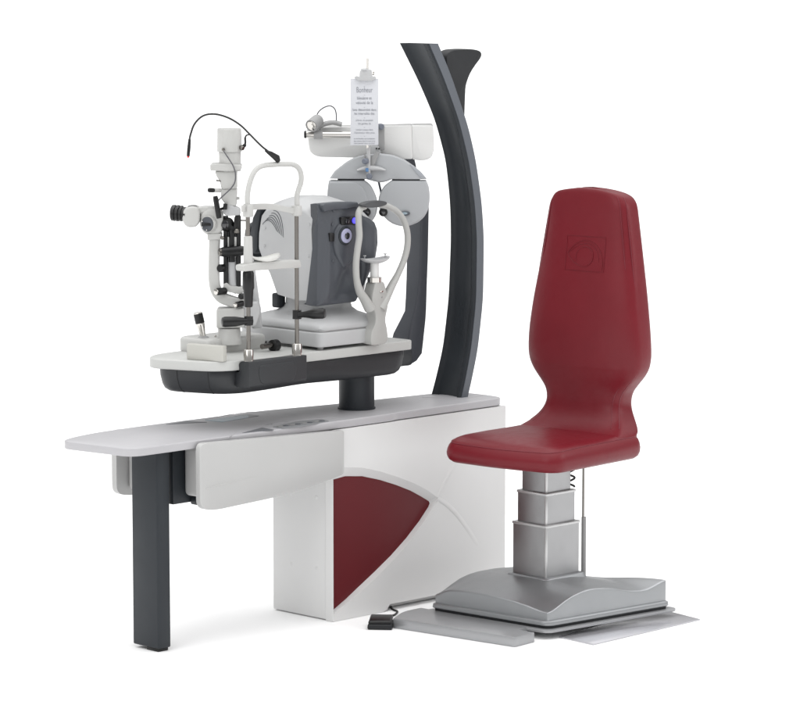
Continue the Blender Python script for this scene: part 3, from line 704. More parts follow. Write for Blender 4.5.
MB().prism(rounded([PY(x, y, YF-0.020) for x, y in ((341,217.4),(358,216.6),(358.6,224.6),(341.6,225.4))], 0.006, 3), (0, 0.03, 0)).build('sensor_bar', BLACK, A, 0.001)
MB().lathe(PY(346.8,221.2,YF-0.020), (0, -1, 0), [(0, 0.010), (0.004, 0.009), (0.005, 0.006)], 20).build('sensor_eye', LENS, A)
MB().lathe(PY(354.4,220.6,YF-0.020), (0, -1, 0), [(0, 0.0115), (0.005, 0.0105), (0.007, 0.006)], 22).build('blue_light', BLUELED, A)
for px, py in ((333.6,210.6),(332.6,224.6),(333,261)):
    MB().lathe(PY(px, py, YF-0.008), (0, -1, 0), [(0, 0.006), (0.002, 0.006), (0.003, 0.004)], 16).build('screw_cover', DGREY, A)
# chin rest: stem body, two arms, forehead pad, cup
YR = 0.045
def pr(px, py, y=YR): return PY(px, py, y)
body = [(371.8,344.4),(371.6,333),(375.6,323),(376,315),(373,307),(372.4,298),(374.5,288),(376.4,282.6),(382.4,281.6),(384.6,283.5),(386.2,290),(388.4,300),(388,307),(385.8,320),(387.4,331),(387.4,341.8),(379,344.8)]
bp = smooth([pr(x, y, YR-0.025) for x, y in body], 5, True)
mb = MB(); dome(mb, resample(bp, 120), (0, 0.052, 0), 0.004, 0.006, 5, back=0.003); crb = mb.build('chin_rest_body', CHINW, A, ang=50)
MB().lathe(pr(381.5,291.6,YR-0.025), (0, -1, 0), [(0, 0.011), (0.0025, 0.010), (0.0035, 0.007)], 24, sc=(1, 0.4)).build('badge', CHROME, crb)
MB().lathe(pr(381.8,297.2,YR-0.025), (0, -1, 0), [(0, 0.003), (0.0025, 0.0025)], 12).build('marker_dot', GREYP, crb)
MB().cyl((pr(376,344).x, YR, ZT), (pr(376,344).x, YR, ZT+0.03), 0.010, n=16).build('foot', GREYP, crb)
def arm_tube(pts, rs, nm='face_arm'):
    ps = smooth([pr(x, y, YR+dy) for x, y, dy in pts], 7); n = len(ps)
    gr = [1+0.75*max(0, (i/(n-1)-0.70)/0.30) for i in range(n)]
    MB().tube(ps, [(rs*k, rs*1.25*k) for k in gr], 18, flat=V((1, 0, 0))).build(nm, CHINW, A)
arm_tube(((365,206.2,0.012),(361,208.4,0.004),(358.6,214,0),(358.6,224,-0.004),(359.3,236,-0.008),(357.4,250,-0.01),(356,264,-0.01),(356.6,279,-0.01),(359.6,291,-0.01),(365,300,-0.012),(370,309,-0.012)), 0.0112)
arm_tube(((379,204.4,0.012),(388,206.6,0.004),(397.5,212.2,-0.002),(404,221.4,-0.006),(407.4,234,-0.01),(407.0,248,-0.01),(403.6,261,-0.01),(398.0,274,-0.01),(391.6,286,-0.01),(385.6,298,-0.012),(380,309,-0.012)), 0.0108)
for a, b in (((352.4,287.6),(361.4,285.2)), ((393.6,279.6),(397.6,283.6))):
    pass
pc = pr(372.0, 204.0, YR-0.002)
MB().lathe(pc+V((0, 0.010, 0)), (0, -1, 0), [(0, 0.060), (0.010, 0.066), (0.022, 0.066), (0.030, 0.058)], 40, sc=(1.02, 0.20)).build('forehead_pad', PADG, A, ang=60)
cm = pr(375.0, 258.6)
rg = []
for z, k in ((-0.016,0.30),(-0.015,0.55),(-0.010,0.80),(-0.003,0.97),(0.001,1.0),(0.002,0.97),(-0.002,0.85),(-0.005,0.6),(-0.006,0.2)):
    rg.append([cm+V((math.cos(a)*0.071*k, math.sin(a)*0.036*k, z+0.004*k*math.cos(2*a))) for a in [2*math.pi*i/40 for i in range(40)]])
cu = MB().loft(rg).build('chin_cup', INSTR, A, ang=60)
for px, py in ((364.6,257.6),(385.2,255.6)):
    MB().lathe(pr(px, py+1.6, YR+0.004), (0, 0, 1), [(0, 0.0022), (0.010, 0.0022), (0.011, 0.006), (0.014, 0.006)], 12).build('paper_pin', INSTR, cu)
sx = pr(374.6, 270)
MB().cyl((sx.x, YR, pr(374.6,279).z), (sx.x, YR, pr(374.6,261).z), 0.0165, n=26).build('chin_stem', GLOSSW, A)
MB().lathe((sx.x, YR, pr(374.6,282).z), (0, 0, 1), [(0, 0.0275), (pr(374.6,277.4).z-pr(374.6,282).z, 0.0275), (pr(374.6,277.2).z-pr(374.6,282).z, 0.020)], 28).build('stem_collar', CHROME, A)

# ================================================================== phoropter arm
DA = 0.70
P = thing('instrument_hanger', 'dark grey upright arm carrying a glossy white cross box with steel rail', 'support arm', (0.69, 0.36, 0.9))
def pv(px, py, d): return PV(px, py, d)
Yp = 0.30
XR0 = PY(421.5, 260, Yp).x
lf = [(150,396,404,411),(158,398.5,406.5,414.5),(166,400,408.5,416.4),(172,400.6,409.6,417.0),(178,401.6,411.2,418.6),(185,404,415.5,424),(194,406,420,428),(205,407,421.4,429.4),(230,406.6,421.2,429.0),(260,405.8,420.4,428.4),(280,405.4,419.6,427.6),(300,404.6,417.0,427.0),(312,403.8,414.6,426.6),(322,399,411.8,426.0),(335,392.5,409.4,424.6),(345,390,408.4,423.6),(355,392,408.0,422.4),(362,399,407.0,417.0),(366,403,406.0,409.0)]
rings = []
for py, l, m_, r in lf:
    a = PY(m_, py, Yp); b = PY(r, py, Yp); q = PX(l, py, a.x)
    x0, x1, y1 = a.x, b.x, max(q.y, Yp+0.02)
    rings.append(rounded([V((x0, Yp, a.z)), V((x1, Yp, a.z)), V((x1+0.01, Yp+(y1-Yp)*0.6, a.z)), V((x0+0.02, y1, a.z)), V((x0, y1-0.004, a.z))], [0.006, 0.006, 0.01, 0.01, 0.004], 3))
MB().loft(rings).build('upright', ARMG, P, ang=40)
# white cross box, curved at its left end
D0 = 0.56
bxp = rounded([pv(x, y, D0) for x, y in ((306,127.5),(412,125.4),(413,159.4),(317,157.2),(309.4,152.4))], [0.02,0.006,0.01,0.05,0.05], 6)
mb = MB(); dome(mb, bxp, NV*0.13, 0.006, 0.012, 5); cb_ = mb.build('cross_box', GLOSSW, P, ang=50)
en = rounded([pv(x, y, D0+0.004) for x, y in ((411.6,125.3),(433.2,125.0),(434.2,150),(431.5,158.2),(424,161.0),(412.2,159.8))], [0.004,0.012,0.02,0.03,0.03,0.01], 5)
mb = MB(); dome(mb, en, NV*0.12, 0.005, 0.010, 5); mb.build('end_cap', GLOSSW, P, ang=50)
for px in (415.4, 418.6):
    MB().lathe(pv(px,125.2,D0+0.05), (0,0,1), [(-0.003,0.006),(0.003,0.006)], 14).build('stud', GREYP, P)
rl = MB().cyl(pv(304.6,134.6,D0-0.035), pv(356,135.2,D0-0.035), 0.0128, n=28).build('rail', CHROME, P)
MB().lathe(pv(306.4,134.6,D0-0.035), -RT, [(0,0.0145),(0.007,0.0145),(0.009,0.012)], 26).build('rail_cap', BLACK, rl)
MB().lathe(pv(313.8,134.8,D0-0.035), RT, [(0,0.0175),(0.034,0.0175)], 28).build('rail_ring', GREYP, rl)
ac = smooth([pv(x, y, D0-0.02) for x, y in ((316,131),(320,126.5),(326,123.6),(334,122.6),(342,124.6))], 6)
MB().tube(ac, [(0.0165, 0.0095)]*len(ac), 16, flat=NV).build('rail_clamp', GREYP, P)
# spot lamp on the rail
sl0 = pv(317.4,120.6,D0-0.03); sl1 = pv(311.2,126.2,D0-0.075); sd = sl1-sl0; L = sd.length
sp = MB().lathe(sl0, sd, [(-0.012, 0.016), (-0.006, 0.023), (L*0.2, 0.0245), (L*0.9, 0.0255), (L, 0.024), (L*0.93, 0.020)], 32).build('spot_lamp', GREYP, P)
MB().lathe(sl0+sd*0.90, sd, [(0, 0.0195), (0.003, 0.0195), (0.006, 0.014)], 26).build('lamp_glass', CHROME, sp)
MB().cyl(pv(316.6,127,D0-0.035), pv(317.4,133,D0-0.035), 0.009, n=16).build('lamp_joint', GREYP, sp)
cb2 = smooth([pv(x, y, D0-0.02) for x, y in ((316.2,116.5),(319,111.5),(324,107.6),(330,106.0),(334.4,108.6),(336.2,114),(336.4,122))], 7)
MB().tube(cb2, 0.0026, 10).build('lamp_cable', CABLEG, sp)
# hanging bracket from the box to the phoropter
vb = lambda pts, d, th, nm, m, par, bv=0.003: MB().prism([pv(x, y, d) for x, y in pts], NV*th).build(nm, m, par, bv)
vb(((378,128),(384.5,126),(384.6,150),(378.4,151)), D0-0.03, 0.05, 'hanger_plate', GREYP, P)
vb(((371,146),(378.6,146),(381,153),(378,160),(371,160)), D0-0.035, 0.07, 'hanger_block', INSTR, P)
MB().lathe(pv(379.8,126.6,D0-0.03), -NV+RT*0.4, [(0,0.012),(0.016,0.012),(0.02,0.008)], 18).build('lock_knob', BLUEG, P)
for x, y in ((376.5,148.6),(379,148.8)):
    MB().lathe(pv(x,y,D0-0.036), -NV, [(0,0.0035),(0.004,0.0035)], 10).build('hanger_screw', BLACK, P)

# ================================================================== phoropter
DP = 0.47
Q = thing('phoropter', 'pale grey phoropter with two round lens housings hanging under an arched bridge', 'phoropter', pv(378, 180, DP))
arch = [(329.4,178.9),(334.5,171.4),(345,163.0),(354,157.8),(366,154.6),(380.5,153.6),(393,155.2),(405,160.2),(415,167.2),(422,173.2),(427.0,179.2),(420,179.6),(391.5,179.6),(387,181.6),(380.5,183.0),(373,181.4),(366,179.4),(345,179.2)]
ap = [pv(x, y, DP) for x, y in arch]
mb = MB(); dome(mb, resample(ap, 110), NV*0.085, 0.008, 0.012, 5, back=0.004)
br_o = mb.build('bridge', PHORO, Q, ang=40)
vb(((409.5,164.2),(415,167.6),(422,173.6),(426.4,178.6),(420.8,178.6),(416,173)), DP-0.003, 0.02, 'bridge_cheek', PHORO2, br_o, 0.002)
for a, b in ((337.6, 364.6), (392, 420)):
    vb(((a,178.9),(b,179.1),(b,180.6),(a,180.4)), DP+0.006, 0.06, 'joint_slot', BLACKM, Q, 0.0)
HL = [(329,180.6),(347,180.6),(364.6,180.6),(371,186),(376.2,197),(377.5,207),(374.6,218),(366,226),(353,228.4),(338.5,224.6),(330.4,214.4),(327.3,200),(327.7,188)]
HR = [(391.6,180.6),(409,180.6),(426.4,180.6),(429.0,188),(429.7,200),(427.2,212),(419.6,221.4),(406,226.6),(393,224.2),(383.4,216.4),(378.8,206),(379.2,196),(384,186.6)]
for hl, hx in ((HL, 366.4), (HR, 383.2)):
    sp_ = smooth([pv(x, y, DP) for x, y in hl[2:]+hl[:1]], 7)+[pv(*hl[1], DP)]
    mb = MB(); dome(mb, resample(sp_, 120), NV*0.085, 0.007, 0.012, 6, back=0.004)
    hs = mb.build('lens_housing', PHORO, Q, ang=45)
    if hx < 380:
        cc_ = [(329.6,182),(347,182),(356,182),(362.4,187),(367,197),(368.6,207),(366,217.4),(359,224.6),(351,226.6),(339,223),(332,213.4),(329.2,200),(329.4,189)]
        sp_ = smooth([pv(x, y, DP-0.006) for x, y in cc_[2:]+cc_[:1]], 7)+[pv(*cc_[1], DP-0.006)]
        mb = MB(); dome(mb, resample(sp_, 100), NV*0.010, 0.006, 0.006, 5); mb.build('front_cover', PHORO, hs, ang=45)
    hc = pv(hx, 212.2, DP-0.006)
    MB().lathe(hc+NV*0.012, -NV, [(0, 0.0165), (0.0135, 0.0165), (0.0145, 0.0135)], 28).build('eye_aperture', BLACK, hs)
    MB().lathe(hc-NV*0.0022, -NV, [(0, 0.0085), (0.003, 0.0085), (0.0035, 0.006)], 24).build('aperture_lens', LENS, hs)
wn = pv(405.4, 213.4, DP-0.010)
MB().lathe(wn+NV*0.008, -NV, [(0, 0.018), (0.007, 0.018), (0.009, 0.014)], 28, sc=(1.0, 0.5)).build('scale_window', GRAPHL, Q)
MB().lathe(wn-NV*0.001-RT*0.003, -NV, [(0, 0.011), (0.002, 0.010)], 24, sc=(1.0, 0.42)).build('scale_glass', LCD, Q)
# centre mechanics
MB().cyl(pv(368.6,146,DP-0.02), pv(368.6,177,DP-0.02), 0.0075, n=20).build('centre_rod', INSTR, Q)
MB().lathe(pv(366.6,161.2,DP-0.03), -NV-RT*0.6, [(0,0.011),(0.014,0.012),(0.020,0.009)], 20).build('lock_knob', BLUEG, Q)
MB().lathe(pv(369.4,176.2,DP-0.02), -NV, [(0,0.011),(0.016,0.012),(0.020,0.009)], 20).build('lock_knob', BLUEG, Q)
pd = smooth([pv(x, y, DP-0.012) for x, y in ((357,170.4),(364,168.6),(371,168.2),(379,168.8),(385.4,170.4))], 5); n = len(pd)
MB().tube(pd, [(0.004+0.0065*math.sin(math.pi*i/(n-1)), 0.016) for i in range(n)], 16, flat=V((0,0,1))).build('level_bar', INSTR, Q)
vb(((365.4,168.2),(368.4,168.1),(368.6,171.9),(365.6,172.0)), DP-0.034, 0.02, 'level_vial', BLUE, Q, 0.002)
MB().cyl(pv(364.6,160,DP-0.02), pv(364.8,153.4,DP-0.02), 0.0035, n=10).build('pin', GREYP, Q)
vb(((371,158),(376,152),(379.4,153),(376.4,160),(374,167),(371,167)), DP-0.014, 0.03, 'rod_bracket', GREYP, Q, 0.002)
cbk = smooth([pv(x, y, DP+0.07) for x, y in ((378.2,180),(379.6,186),(381,193),(380.6,199))], 6)
MB().tube(cbk, 0.0042, 10).build('signal_cable', BLUEG, Q)

# ================================================================== near reading card
DC = 0.42
K = thing('reading_card', 'white printed near vision reading card clipped to a thin upright rod', 'reading card', pv(365, 80, DC))
cr = [pv(x, y, DC) for x, y in ((350.4,78.6),(378.4,78.6),(378.4,145.2),(350.4,145.4))]
cd = MB().prism(cr, NV*0.003).build('card', PAPER, K, 0.0006)
XD = RT; ZDIR = V((0, 0, 1))
def line(body, py, size, m, px=364.4, wmax=None):
    vs, fs = text('t', body, size, pv(px, py, DC-0.0006), XD, ZDIR, m, K)
    if wmax:
        c0 = pv(px, py, DC); w = max((v-c0).dot(XD) for v in vs)-min((v-c0).dot(XD) for v in vs)
        k = wmax/w; vs = [v+XD*((v-c0).dot(XD)*(k-1)) for v in vs]
    return vs, fs
PXM = 1/265.5
l1 = [('Bonheur', 92.6, 0.030, 16.0), ('bleuâtre et', 99.6, 0.0165, 14.6), ('velouté de la', 104.2, 0.0165, 17.2),
      ('lune descendait dans', 111.0, 0.0135, 23.6), ('les intervalles des', 114.8, 0.0135, 20.0)]
l2 = [('arbres, et poussait', 121.2, 0.0105, 17.4), ('des gerbes de', 124.6, 0.0105, 13.0),
      ('lumière jusque dans', 130.6, 0.0090, 17.0), ("l'épaisseur des plus", 133.6, 0.0090, 20.4),
      ('et les feuilles, qui tombaient', 139.4, 0.0072, 21.0), ('des arbres dans la nuit et le', 141.8, 0.0072, 21.0), ('vent passait dans les bois', 144.0, 0.0072, 21.0)]
for nm, ls, m in (('heading_print', l1, INK), ('fine_print', l2, INKL)):
    mb = MB()
    for body, py, sz, w in ls:
        vs, fs = line(body, py, sz, m, wmax=w*PXM); mb.add(vs, fs)
    o = mb.build(nm, m, cd, ang=20)
mb = MB()
for py in (86.6-0.0, 95.2, 107.4, 118.0, 127.6, 136.4):
    c0 = pv(364.4, py, DC-0.0008); mb.obox(c0, RT*0.0016, ZDIR*0.0006, NV*0.0006)
mb.build('divider_marks', INKL, cd)
vb(((354,77.6),(356.5,76),(359.4,77.4),(359.6,72),(361,70.2),(366,69.4),(371.6,70.2),(372.4,76.8),(375,76.4),(376.2,78.6),(372.6,80.8),(366,81.2),(358,80.8)), DC-0.012, 0.03, 'card_clip', INSTR, K, 0.002)
MB().lathe(pv(364.4,70.2,DC), (0,0,1), [(0,0.016),(0.004,0.014),(0.007,0.006)], 20).build('clip_cap', INSTR, K)
MB().lathe(pv(372.4,73,DC), RT, [(0,0.009),(0.006,0.009),(0.008,0.006)], 16).build('clip_screw', CHROME, K)
rd = MB().cyl(pv(367.4,148,DC+0.014), pv(367.4,58.2,DC+0.014), 0.0046, n=16).build('rod', CHROME, K)
MB().lathe(pv(367.4,61.4,DC+0.014), (0,0,1), [(0,0.006),(0.006,0.006)], 14).build('rod_stop', CHROME, rd)

# ================================================================== patient chair
CA = V((0.615, -0.535, 0))
CH = thing('patient_chair', 'red leather patient chair with tall waisted backrest on a square silver telescopic base', 'chair', CA)
PHI = math.radians(40)
cdir = V((-1, -1, 0))/R2; ldir = V((-1, 1, 0))/R2
FD = cdir*math.cos(PHI)+ldir*math.sin(PHI)       # facing
SD = V((1, -1, 0))/R2*math.cos(PHI)+cdir*math.sin(PHI)   # to the sitter's left (screen right)
def ch(f, s, z): return CA+FD*f+SD*s+V((0, 0, z))
# base
BQ = [V((0.299,-0.234,0)), V((0.346,-0.773,0)), V((0.949,-0.831,0)), V((0.905,-0.285,0))]
bc = sum(BQ, V((0, 0, 0)))/4
def bq(u, v):                                    # u,v in -1..1
    a = BQ[0].lerp(BQ[1], (v+1)/2); b = BQ[3].lerp(BQ[2], (v+1)/2); return a.lerp(b, (u+1)/2)
def bring(k, z, r): return rounded([V((p.x, p.y, z)) for p in (bc+(q-bc)*k for q in BQ)], r, 5)
MB().loft([bring(1.10, 0.026, 0.04), bring(1.10, 0.036, 0.04)]).build('ground_plate', PLATE, CH, 0.002)
MB().loft([bring(1.01, 0.0365, 0.03), bring(1.01, 0.051, 0.03)]).build('shade_band', BLACKM, CH)  # solid black band standing in for the shade below the rim
MB().loft([bring(1.03, 0.0470, 0.035), bring(1.035, 0.050, 0.035), bring(1.03, 0.062, 0.035), bring(1.005, 0.066, 0.03)]).build('base_rim', SILVER, CH, 0.002, ang=50)
# vaulted housing: arched faces, ridges to the corners
N = 90
def poly(tb, t):
    for p, q in zip(tb, tb[1:]):
        if t <= q[0]:
            u = (t-p[0])/(q[0]-p[0]); u = u*u*(3-2*u) if False else u; return p[1]+(q[1]-p[1])*u
    return tb[-1][1]
GF = [(-1,.026),(-.93,.028),(-.86,.040),(-.75,.060),(-.6,.080),(-.45,.091),(-.3,.096),(-.1,.092),(.1,.082),(.28,.066),(.42,.055),(.54,.051),(.66,.055),(.8,.068),(.92,.080),(1,.084)]
LFc = [(-1,.026),(-.95,.030),(-.88,.046),(-.75,.058),(-.5,.064),(-.2,.065),(.1,.062),(.4,.055),(.65,.044),(.85,.030),(.93,.026),(1,.026)]
def tabv(tb, t, h=0.06):
    return sum(poly(tb, max(-1, min(1, t+h*k/3)))*w_ for k, w_ in ((-3,.08),(-2,.12),(-1,.18),(0,.24),(1,.18),(2,.12),(3,.08)))
GB = [(-1,.026),(-.93,.028),(-.86,.040),(-.75,.060),(-.6,.080),(-.45,.091),(-.3,.096),(0,.098),(.3,.092),(.6,.075),(.85,.05),(1,.03)]
def hz(u, v):
    t = (v+1)/2; t = t*t*(3-2*t)
    g_ = tabv(GB, u)*(1-t)+tabv(GF, u)*t
    k = max(0.0, 1-abs(u)); k = min(1, k*1.25); k = k*(2-k)
    l_ = tabv(LFc, v); b_ = l_+(0.101-l_)*k*(1-0.55*v*v)
    if u > 0: b_ = (l_+(0.101-l_)*(1-0.55*v*v))*(1-u*u)+0.03*u*u
    z = math.log(math.exp(g_*90)+math.exp(b_*90))/90-0.0045
    return z
grid = []
for i in range(N+1):
    for j in range(N+1):
        u = -1+2*i/N; v = -1+2*j/N
        p = bq(u*0.985, v*0.985); grid.append(V((p.x, p.y, 0.066+max(0.004, hz(u, v)))))
fs = [(i*(N+1)+j, (i+1)*(N+1)+j, (i+1)*(N+1)+j+1, i*(N+1)+j+1) for i in range(N) for j in range(N)]
bd = [i*(N+1) for i in range(N+1)]+[N*(N+1)+j for j in range(1, N+1)]+[i*(N+1)+N for i in range(N-1, -1, -1)]+[j for j in range(N-1, 0, -1)]
n0 = len(grid); grid += [V((grid[k].x, grid[k].y, 0.063)) for k in bd]
L = len(bd)
fs += [(bd[k], n0+k, n0+(k+1) % L, bd[(k+1) % L]) for k in range(L)]
MB().add(grid, fs).build('base_housing', SILVER, CH, 0.009, 4, ang=40, bang=45)
# telescopic column: three nested square sections, corner towards the camera
CX0 = V((0.636, -0.496, 0))
for h0, h1, hw in ((0.150, 0.360, 0.0925), (0.34, 0.478, 0.080), (0.46, 0.620, 0.068)):
    c0 = CX0
    sec_ = rounded([c0+V((x*hw, y*hw*0.92, h0)) for x, y in ((-1,-1),(1,-1),(1,1),(-1,1))], 0.006, 3)
    cs = MB().prism(sec_, (0, 0, h1-h0)).build('column_section', ALU, CH, ang=30)
    MB().prism(rounded([c0+V((x*(hw+0.003), y*(hw*0.92+0.003), h1-0.002)) for x, y in ((-1,-1),(1,-1),(1,1),(-1,1))], 0.006, 3), (0, 0, 0.009)).build('section_lip', ALUE, cs, 0.001)
    e = c0+V((-hw-0.0012, -hw*0.92-0.0012, h0))
    MB().box((e.x, e.y, h0), (e.x+0.010, e.y+0.010, h1-0.003)).build('corner_trim', ALUE, cs, 0.003)
MB().loft([rrect(CX0.x-0.125, CX0.x+0.125, CX0.y-0.118, CX0.y+0.118, 0.140, 0.03), rrect(CX0.x-0.108, CX0.x+0.110, CX0.y-0.102, CX0.y+0.102, 0.172, 0.025)]).build('column_collar', SILVER, CH, 0.006, 3)
g0 = CX0+V((0.122, -0.080, 0))
MB().cyl(g0+V((0, 0, 0.13)), g0+V((0, 0, 0.375)), 0.009, n=16).build('guide_tube', GREYP, CH)
MB().cyl(g0+V((-0.004, 0, 0.37)), g0+V((-0.004, 0, 0.625)), 0.0045, n=12).build('guide_rod', STEEL, CH)
ck = [CX0+V((0.082+0.012*math.cos(t*1.8), -0.052-0.006*math.cos(t*1.8), 0.49+0.011*t*0.9)) for t in [i*0.5 for i in range(25)]]
MB().tube(smooth(ck, 3), 0.0042, 8).build('coiled_cable', CABLE, CH)
MB().obox(CX0+V((0, 0, 0.615)), FD*0.14, SD*0.14, V((0, 0, 0.012))).build('seat_plate', BLACKM, CH, 0.004)
# seat cushion: rounded square plan, rolled edges
DZS = 0.052
def plan(k, z, ext=0):
    P4 = [(0.285,-0.25),(0.298,0.10),(0.27,0.255),(-0.10,0.262),(-0.235,0.245),(-0.235,-0.245),(-0.10,-0.262),(0.25,-0.262)]
    P4 = [(0.318,-0.270),(0.338,0.0),(0.300,0.250),(0.03,0.264),(-0.245,0.255),(-0.262,0.0),(-0.245,-0.255),(0.0,-0.268)]
    rr = [0.07,0.30,0.06,0.3,0.05,0.3,0.05,0.3]
    base_ = rounded([V((f, s, 0)) for f, s in P4], rr, 8)
    out = []
    for p in base_:
        L = p.length; q = p*((L-k)/L)
        zz_ = z
        out.append(ch(q.x, q.y, zz_+DZS))
    return out
def zseat(f, s):  # gentle dish, front edge rolling down
    return 0
srings = []
def fz(ring_):
    for q in ring_:
        f_ = (q-CA).dot(FD); u = max(0, min(1, (f_-0.12)/0.22))
        q.z -= 0.016*u*u*max(0, min(1, (q.z-DZS-0.575)/0.05))
    return ring_
for k, z in ((0.10,0.553),(0.045,0.553),(0.022,0.556),(0.008,0.566),(0.001,0.582),(0.0,0.598),(0.003,0.614),(0.009,0.628),(0.019,0.639),(0.033,0.647),(0.052,0.652)):
    srings.append(fz(plan(k, z)))
for k in (0.08, 0.11, 0.14, 0.17, 0.19, 0.21):
    srings.append(fz(plan(k, 0.652+0.004*math.sin((k-0.052)/0.16*1.57))))
seat = MB().loft(srings).build('seat', LEATH, CH, ang=60)
pr_ = fz(plan(0.0185, 0.6390))
MB().tube(pr_+[pr_[0], pr_[1]], 0.0016, 8, cap=False).build('piping', SEAM, seat)
# backrest: lofted along a spine, waisted outline, rolled edges
ZB = lambda py: 0
bt = [ # z, left half width, right half width, f of front face, thickness
 (0.640,0.243,0.243,-0.050,0.175),(0.668,0.246,0.246,-0.045,0.182), (0.690,0.243,0.243,-0.050,0.180),(0.704,0.232,0.236,-0.082,0.160),(0.722,0.212,0.220,-0.112,0.142),(0.745,0.192,0.200,-0.138,0.126),(0.77,0.178,0.184,-0.155,0.114),(0.795,0.172,0.176,-0.164,0.107),
 (0.82,0.174,0.176,-0.169,0.103),(0.845,0.184,0.184,-0.172,0.101),(0.87,0.205,0.203,-0.174,0.100),(0.905,0.236,0.234,-0.175,0.100),(0.935,0.254,0.252,-0.176,0.101),
 (0.965,0.262,0.260,-0.176,0.102),(1.00,0.263,0.262,-0.176,0.103),(1.06,0.258,0.258,-0.176,0.104),(1.13,0.249,0.250,-0.177,0.104),(1.22,0.236,0.238,-0.179,0.103),(1.32,0.220,0.222,-0.182,0.102),
 (1.42,0.203,0.205,-0.186,0.100),(1.50,0.190,0.191,-0.190,0.098),(1.55,0.181,0.182,-0.193,0.094),(1.575,0.170,0.171,-0.196,0.088),(1.592,0.155,0.156,-0.199,0.076),(1.603,0.130,0.131,-0.204,0.056),(1.607,0.09,0.09,-0.212,0.032)]
bt = [(z-0.014*max(0, min(1, (z-0.9)/0.7)), a, b, f, t+0.030*min(1, t/0.09)) for z, a, b, f, t in bt]
def lerp_bt(z):
    for a, b in zip(bt, bt[1:]):
        if a[0] <= z <= b[0]:
            u = (z-a[0])/(b[0]-a[0]); return [a[i]+(b[i]-a[i])*u for i in range(5)]
    return list(bt[-1] if z > bt[-1][0] else bt[0])
dense = []
idx = [V((b[0], b[1], b[2])) for b in bt]
c1 = smooth([V((b[0], b[1], b[2])) for b in bt], 5); c2 = smooth([V((b[0], b[3], b[4])) for b in bt], 5)
def crown(z, x):
    k = min(1, max(0, (z-0.74)/0.2))*min(1, max(0, (1.6-z)/0.25))
    return k*(0.020*(1-abs(x)**2.2)+0.022*math.exp(-((z-1.08)/0.24)**2)-0.012)
def bsec(z, wl, wr, f, t):
    n = 64; outp = []
    for k in range(n):
        a = 2*math.pi*k/n; ca, sa = math.cos(a), math.sin(a)
        e = 0.42
        x = math.copysign(abs(ca)**e, ca); y = math.copysign(abs(sa)**(e*1.15), sa)
        w = wr if x > 0 else wl
        ff = f-t/2+y*t/2
        if y > 0: ff += crown(z, x)
        outp.append(ch(ff, x*w, z+0.013*(1-x*x)*max(0, min(1, (z-1.48)/0.1))))
    return outp
def faceF(z, s):
    b = lerp_bt(z); w = b[2]; x = min(1, abs(s)/w)
    return b[3]+crown(z, x)
back = MB().loft([bsec(a.x, a.y, a.z, b.y, b.z) for a, b in zip(c1, c2)]).build('backrest', LEATH, CH, ang=70)
# double seam down the side edge
for df_, r in ((-0.012, 0.0017), (-0.030, 0.0017)):
    ps = []
    for a, b in zip(c1, c2):
        if a.x < 0.722 or a.x > 1.580: continue
        t = b.z; yy = 1+2*df_/t; sa = math.copysign(abs(yy)**(1/(0.42*1.15)), yy); sa = max(-1, min(1, sa)); ca = math.sqrt(1-sa*sa); x = ca**0.42
        ps.append((b.y+df_, x, a.x, a.y, a.z))
    path = [ch(f, x*wr-0.0008, z) for f, x, z, wl, wr in ps]+[ch(f, -x*wl+0.0012, z) for f, x, z, wl, wr in reversed(ps)]
    MB().tube(path, r, 8).build('seam', SEAM, back)
# embossed eye emblem in a square
def bf(s, z, lift=0.0006): return ch(faceF(z, s)+lift, s, z)
ew = []
zc_, sc_, hw_, hh_ = 1.362, 0.0, 0.088, 0.064
em = MB()
def etube(pts, r=0.0022):
    ps = smooth(pts, 8) if len(pts) > 2 else [pts[0].lerp(pts[1], i/10) for i in range(11)]
    em.tube(ps, [(r*(0.4+0.6*math.sin(math.pi*min(1, max(0.02, i/(len(ps)-1))))) if len(pts) > 2 else r, r*0.8) for i in range(len(ps))], 8)
S0 = 0.026
cs4 = [(S0-hw_, zc_-hh_), (S0+hw_, zc_-hh_), (S0+hw_, zc_+hh_), (S0-hw_, zc_+hh_)]
for a, b in zip(cs4, cs4[1:]+cs4[:1]):
    etube([bf(a[0]+(b[0]-a[0])*i/10, a[1]+(b[1]-a[1])*i/10) for i in range(11)], 0.0008)
def epx(u, v): return bf(S0+u*hw_, zc_+v*hh_)
etube([epx(*p) for p in ((-0.92,0.0),(-0.72,0.34),(-0.35,0.66),(0.08,0.78),(0.50,0.58),(0.80,0.12),(0.92,-0.45),(0.90,-0.90))], 0.0014)
etube([epx(*p) for p in ((-0.86,0.04),(-0.62,0.26),(-0.30,0.50),(0.08,0.60),(0.44,0.42),(0.66,0.02),(0.74,-0.45))], 0.0010)
etube([epx(*p) for p in ((-0.92,0.0),(-0.70,-0.34),(-0.40,-0.62),(0.0,-0.74),(0.26,-0.60),(0.42,-0.25),(0.40,0.12),(0.20,0.36),(-0.06,0.40),(-0.34,0.22),(-0.46,-0.10),(-0.42,-0.48))], 0.0014)
em.build('embossed_emblem', LEATH, back)
# foot step and floor sheet
fsz = 0.037
st = rounded([V((x, y, 0.0005)) for x, y in ((0.084,-0.238),(0.153,-0.789),(0.270,-0.779),(0.262,-0.70),(0.315,-0.70),(0.30,-0.17),(0.20,-0.172))], [0.004,0.012,0.006,0.0,0.0,0.01,0.05], 4)
MB().prism(st, (0, 0, fsz-0.0005)).build('foot_step', PLATE, CH, 0.003)
MB().prism([V((x, y, 0.001)) for x, y in ((0.391,-0.786),(0.378,-0.965),(0.996,-0.950),(1.036,-0.72))], (0, 0, 0.004)).build('floor_sheet', SHEET, CH, 0.001)
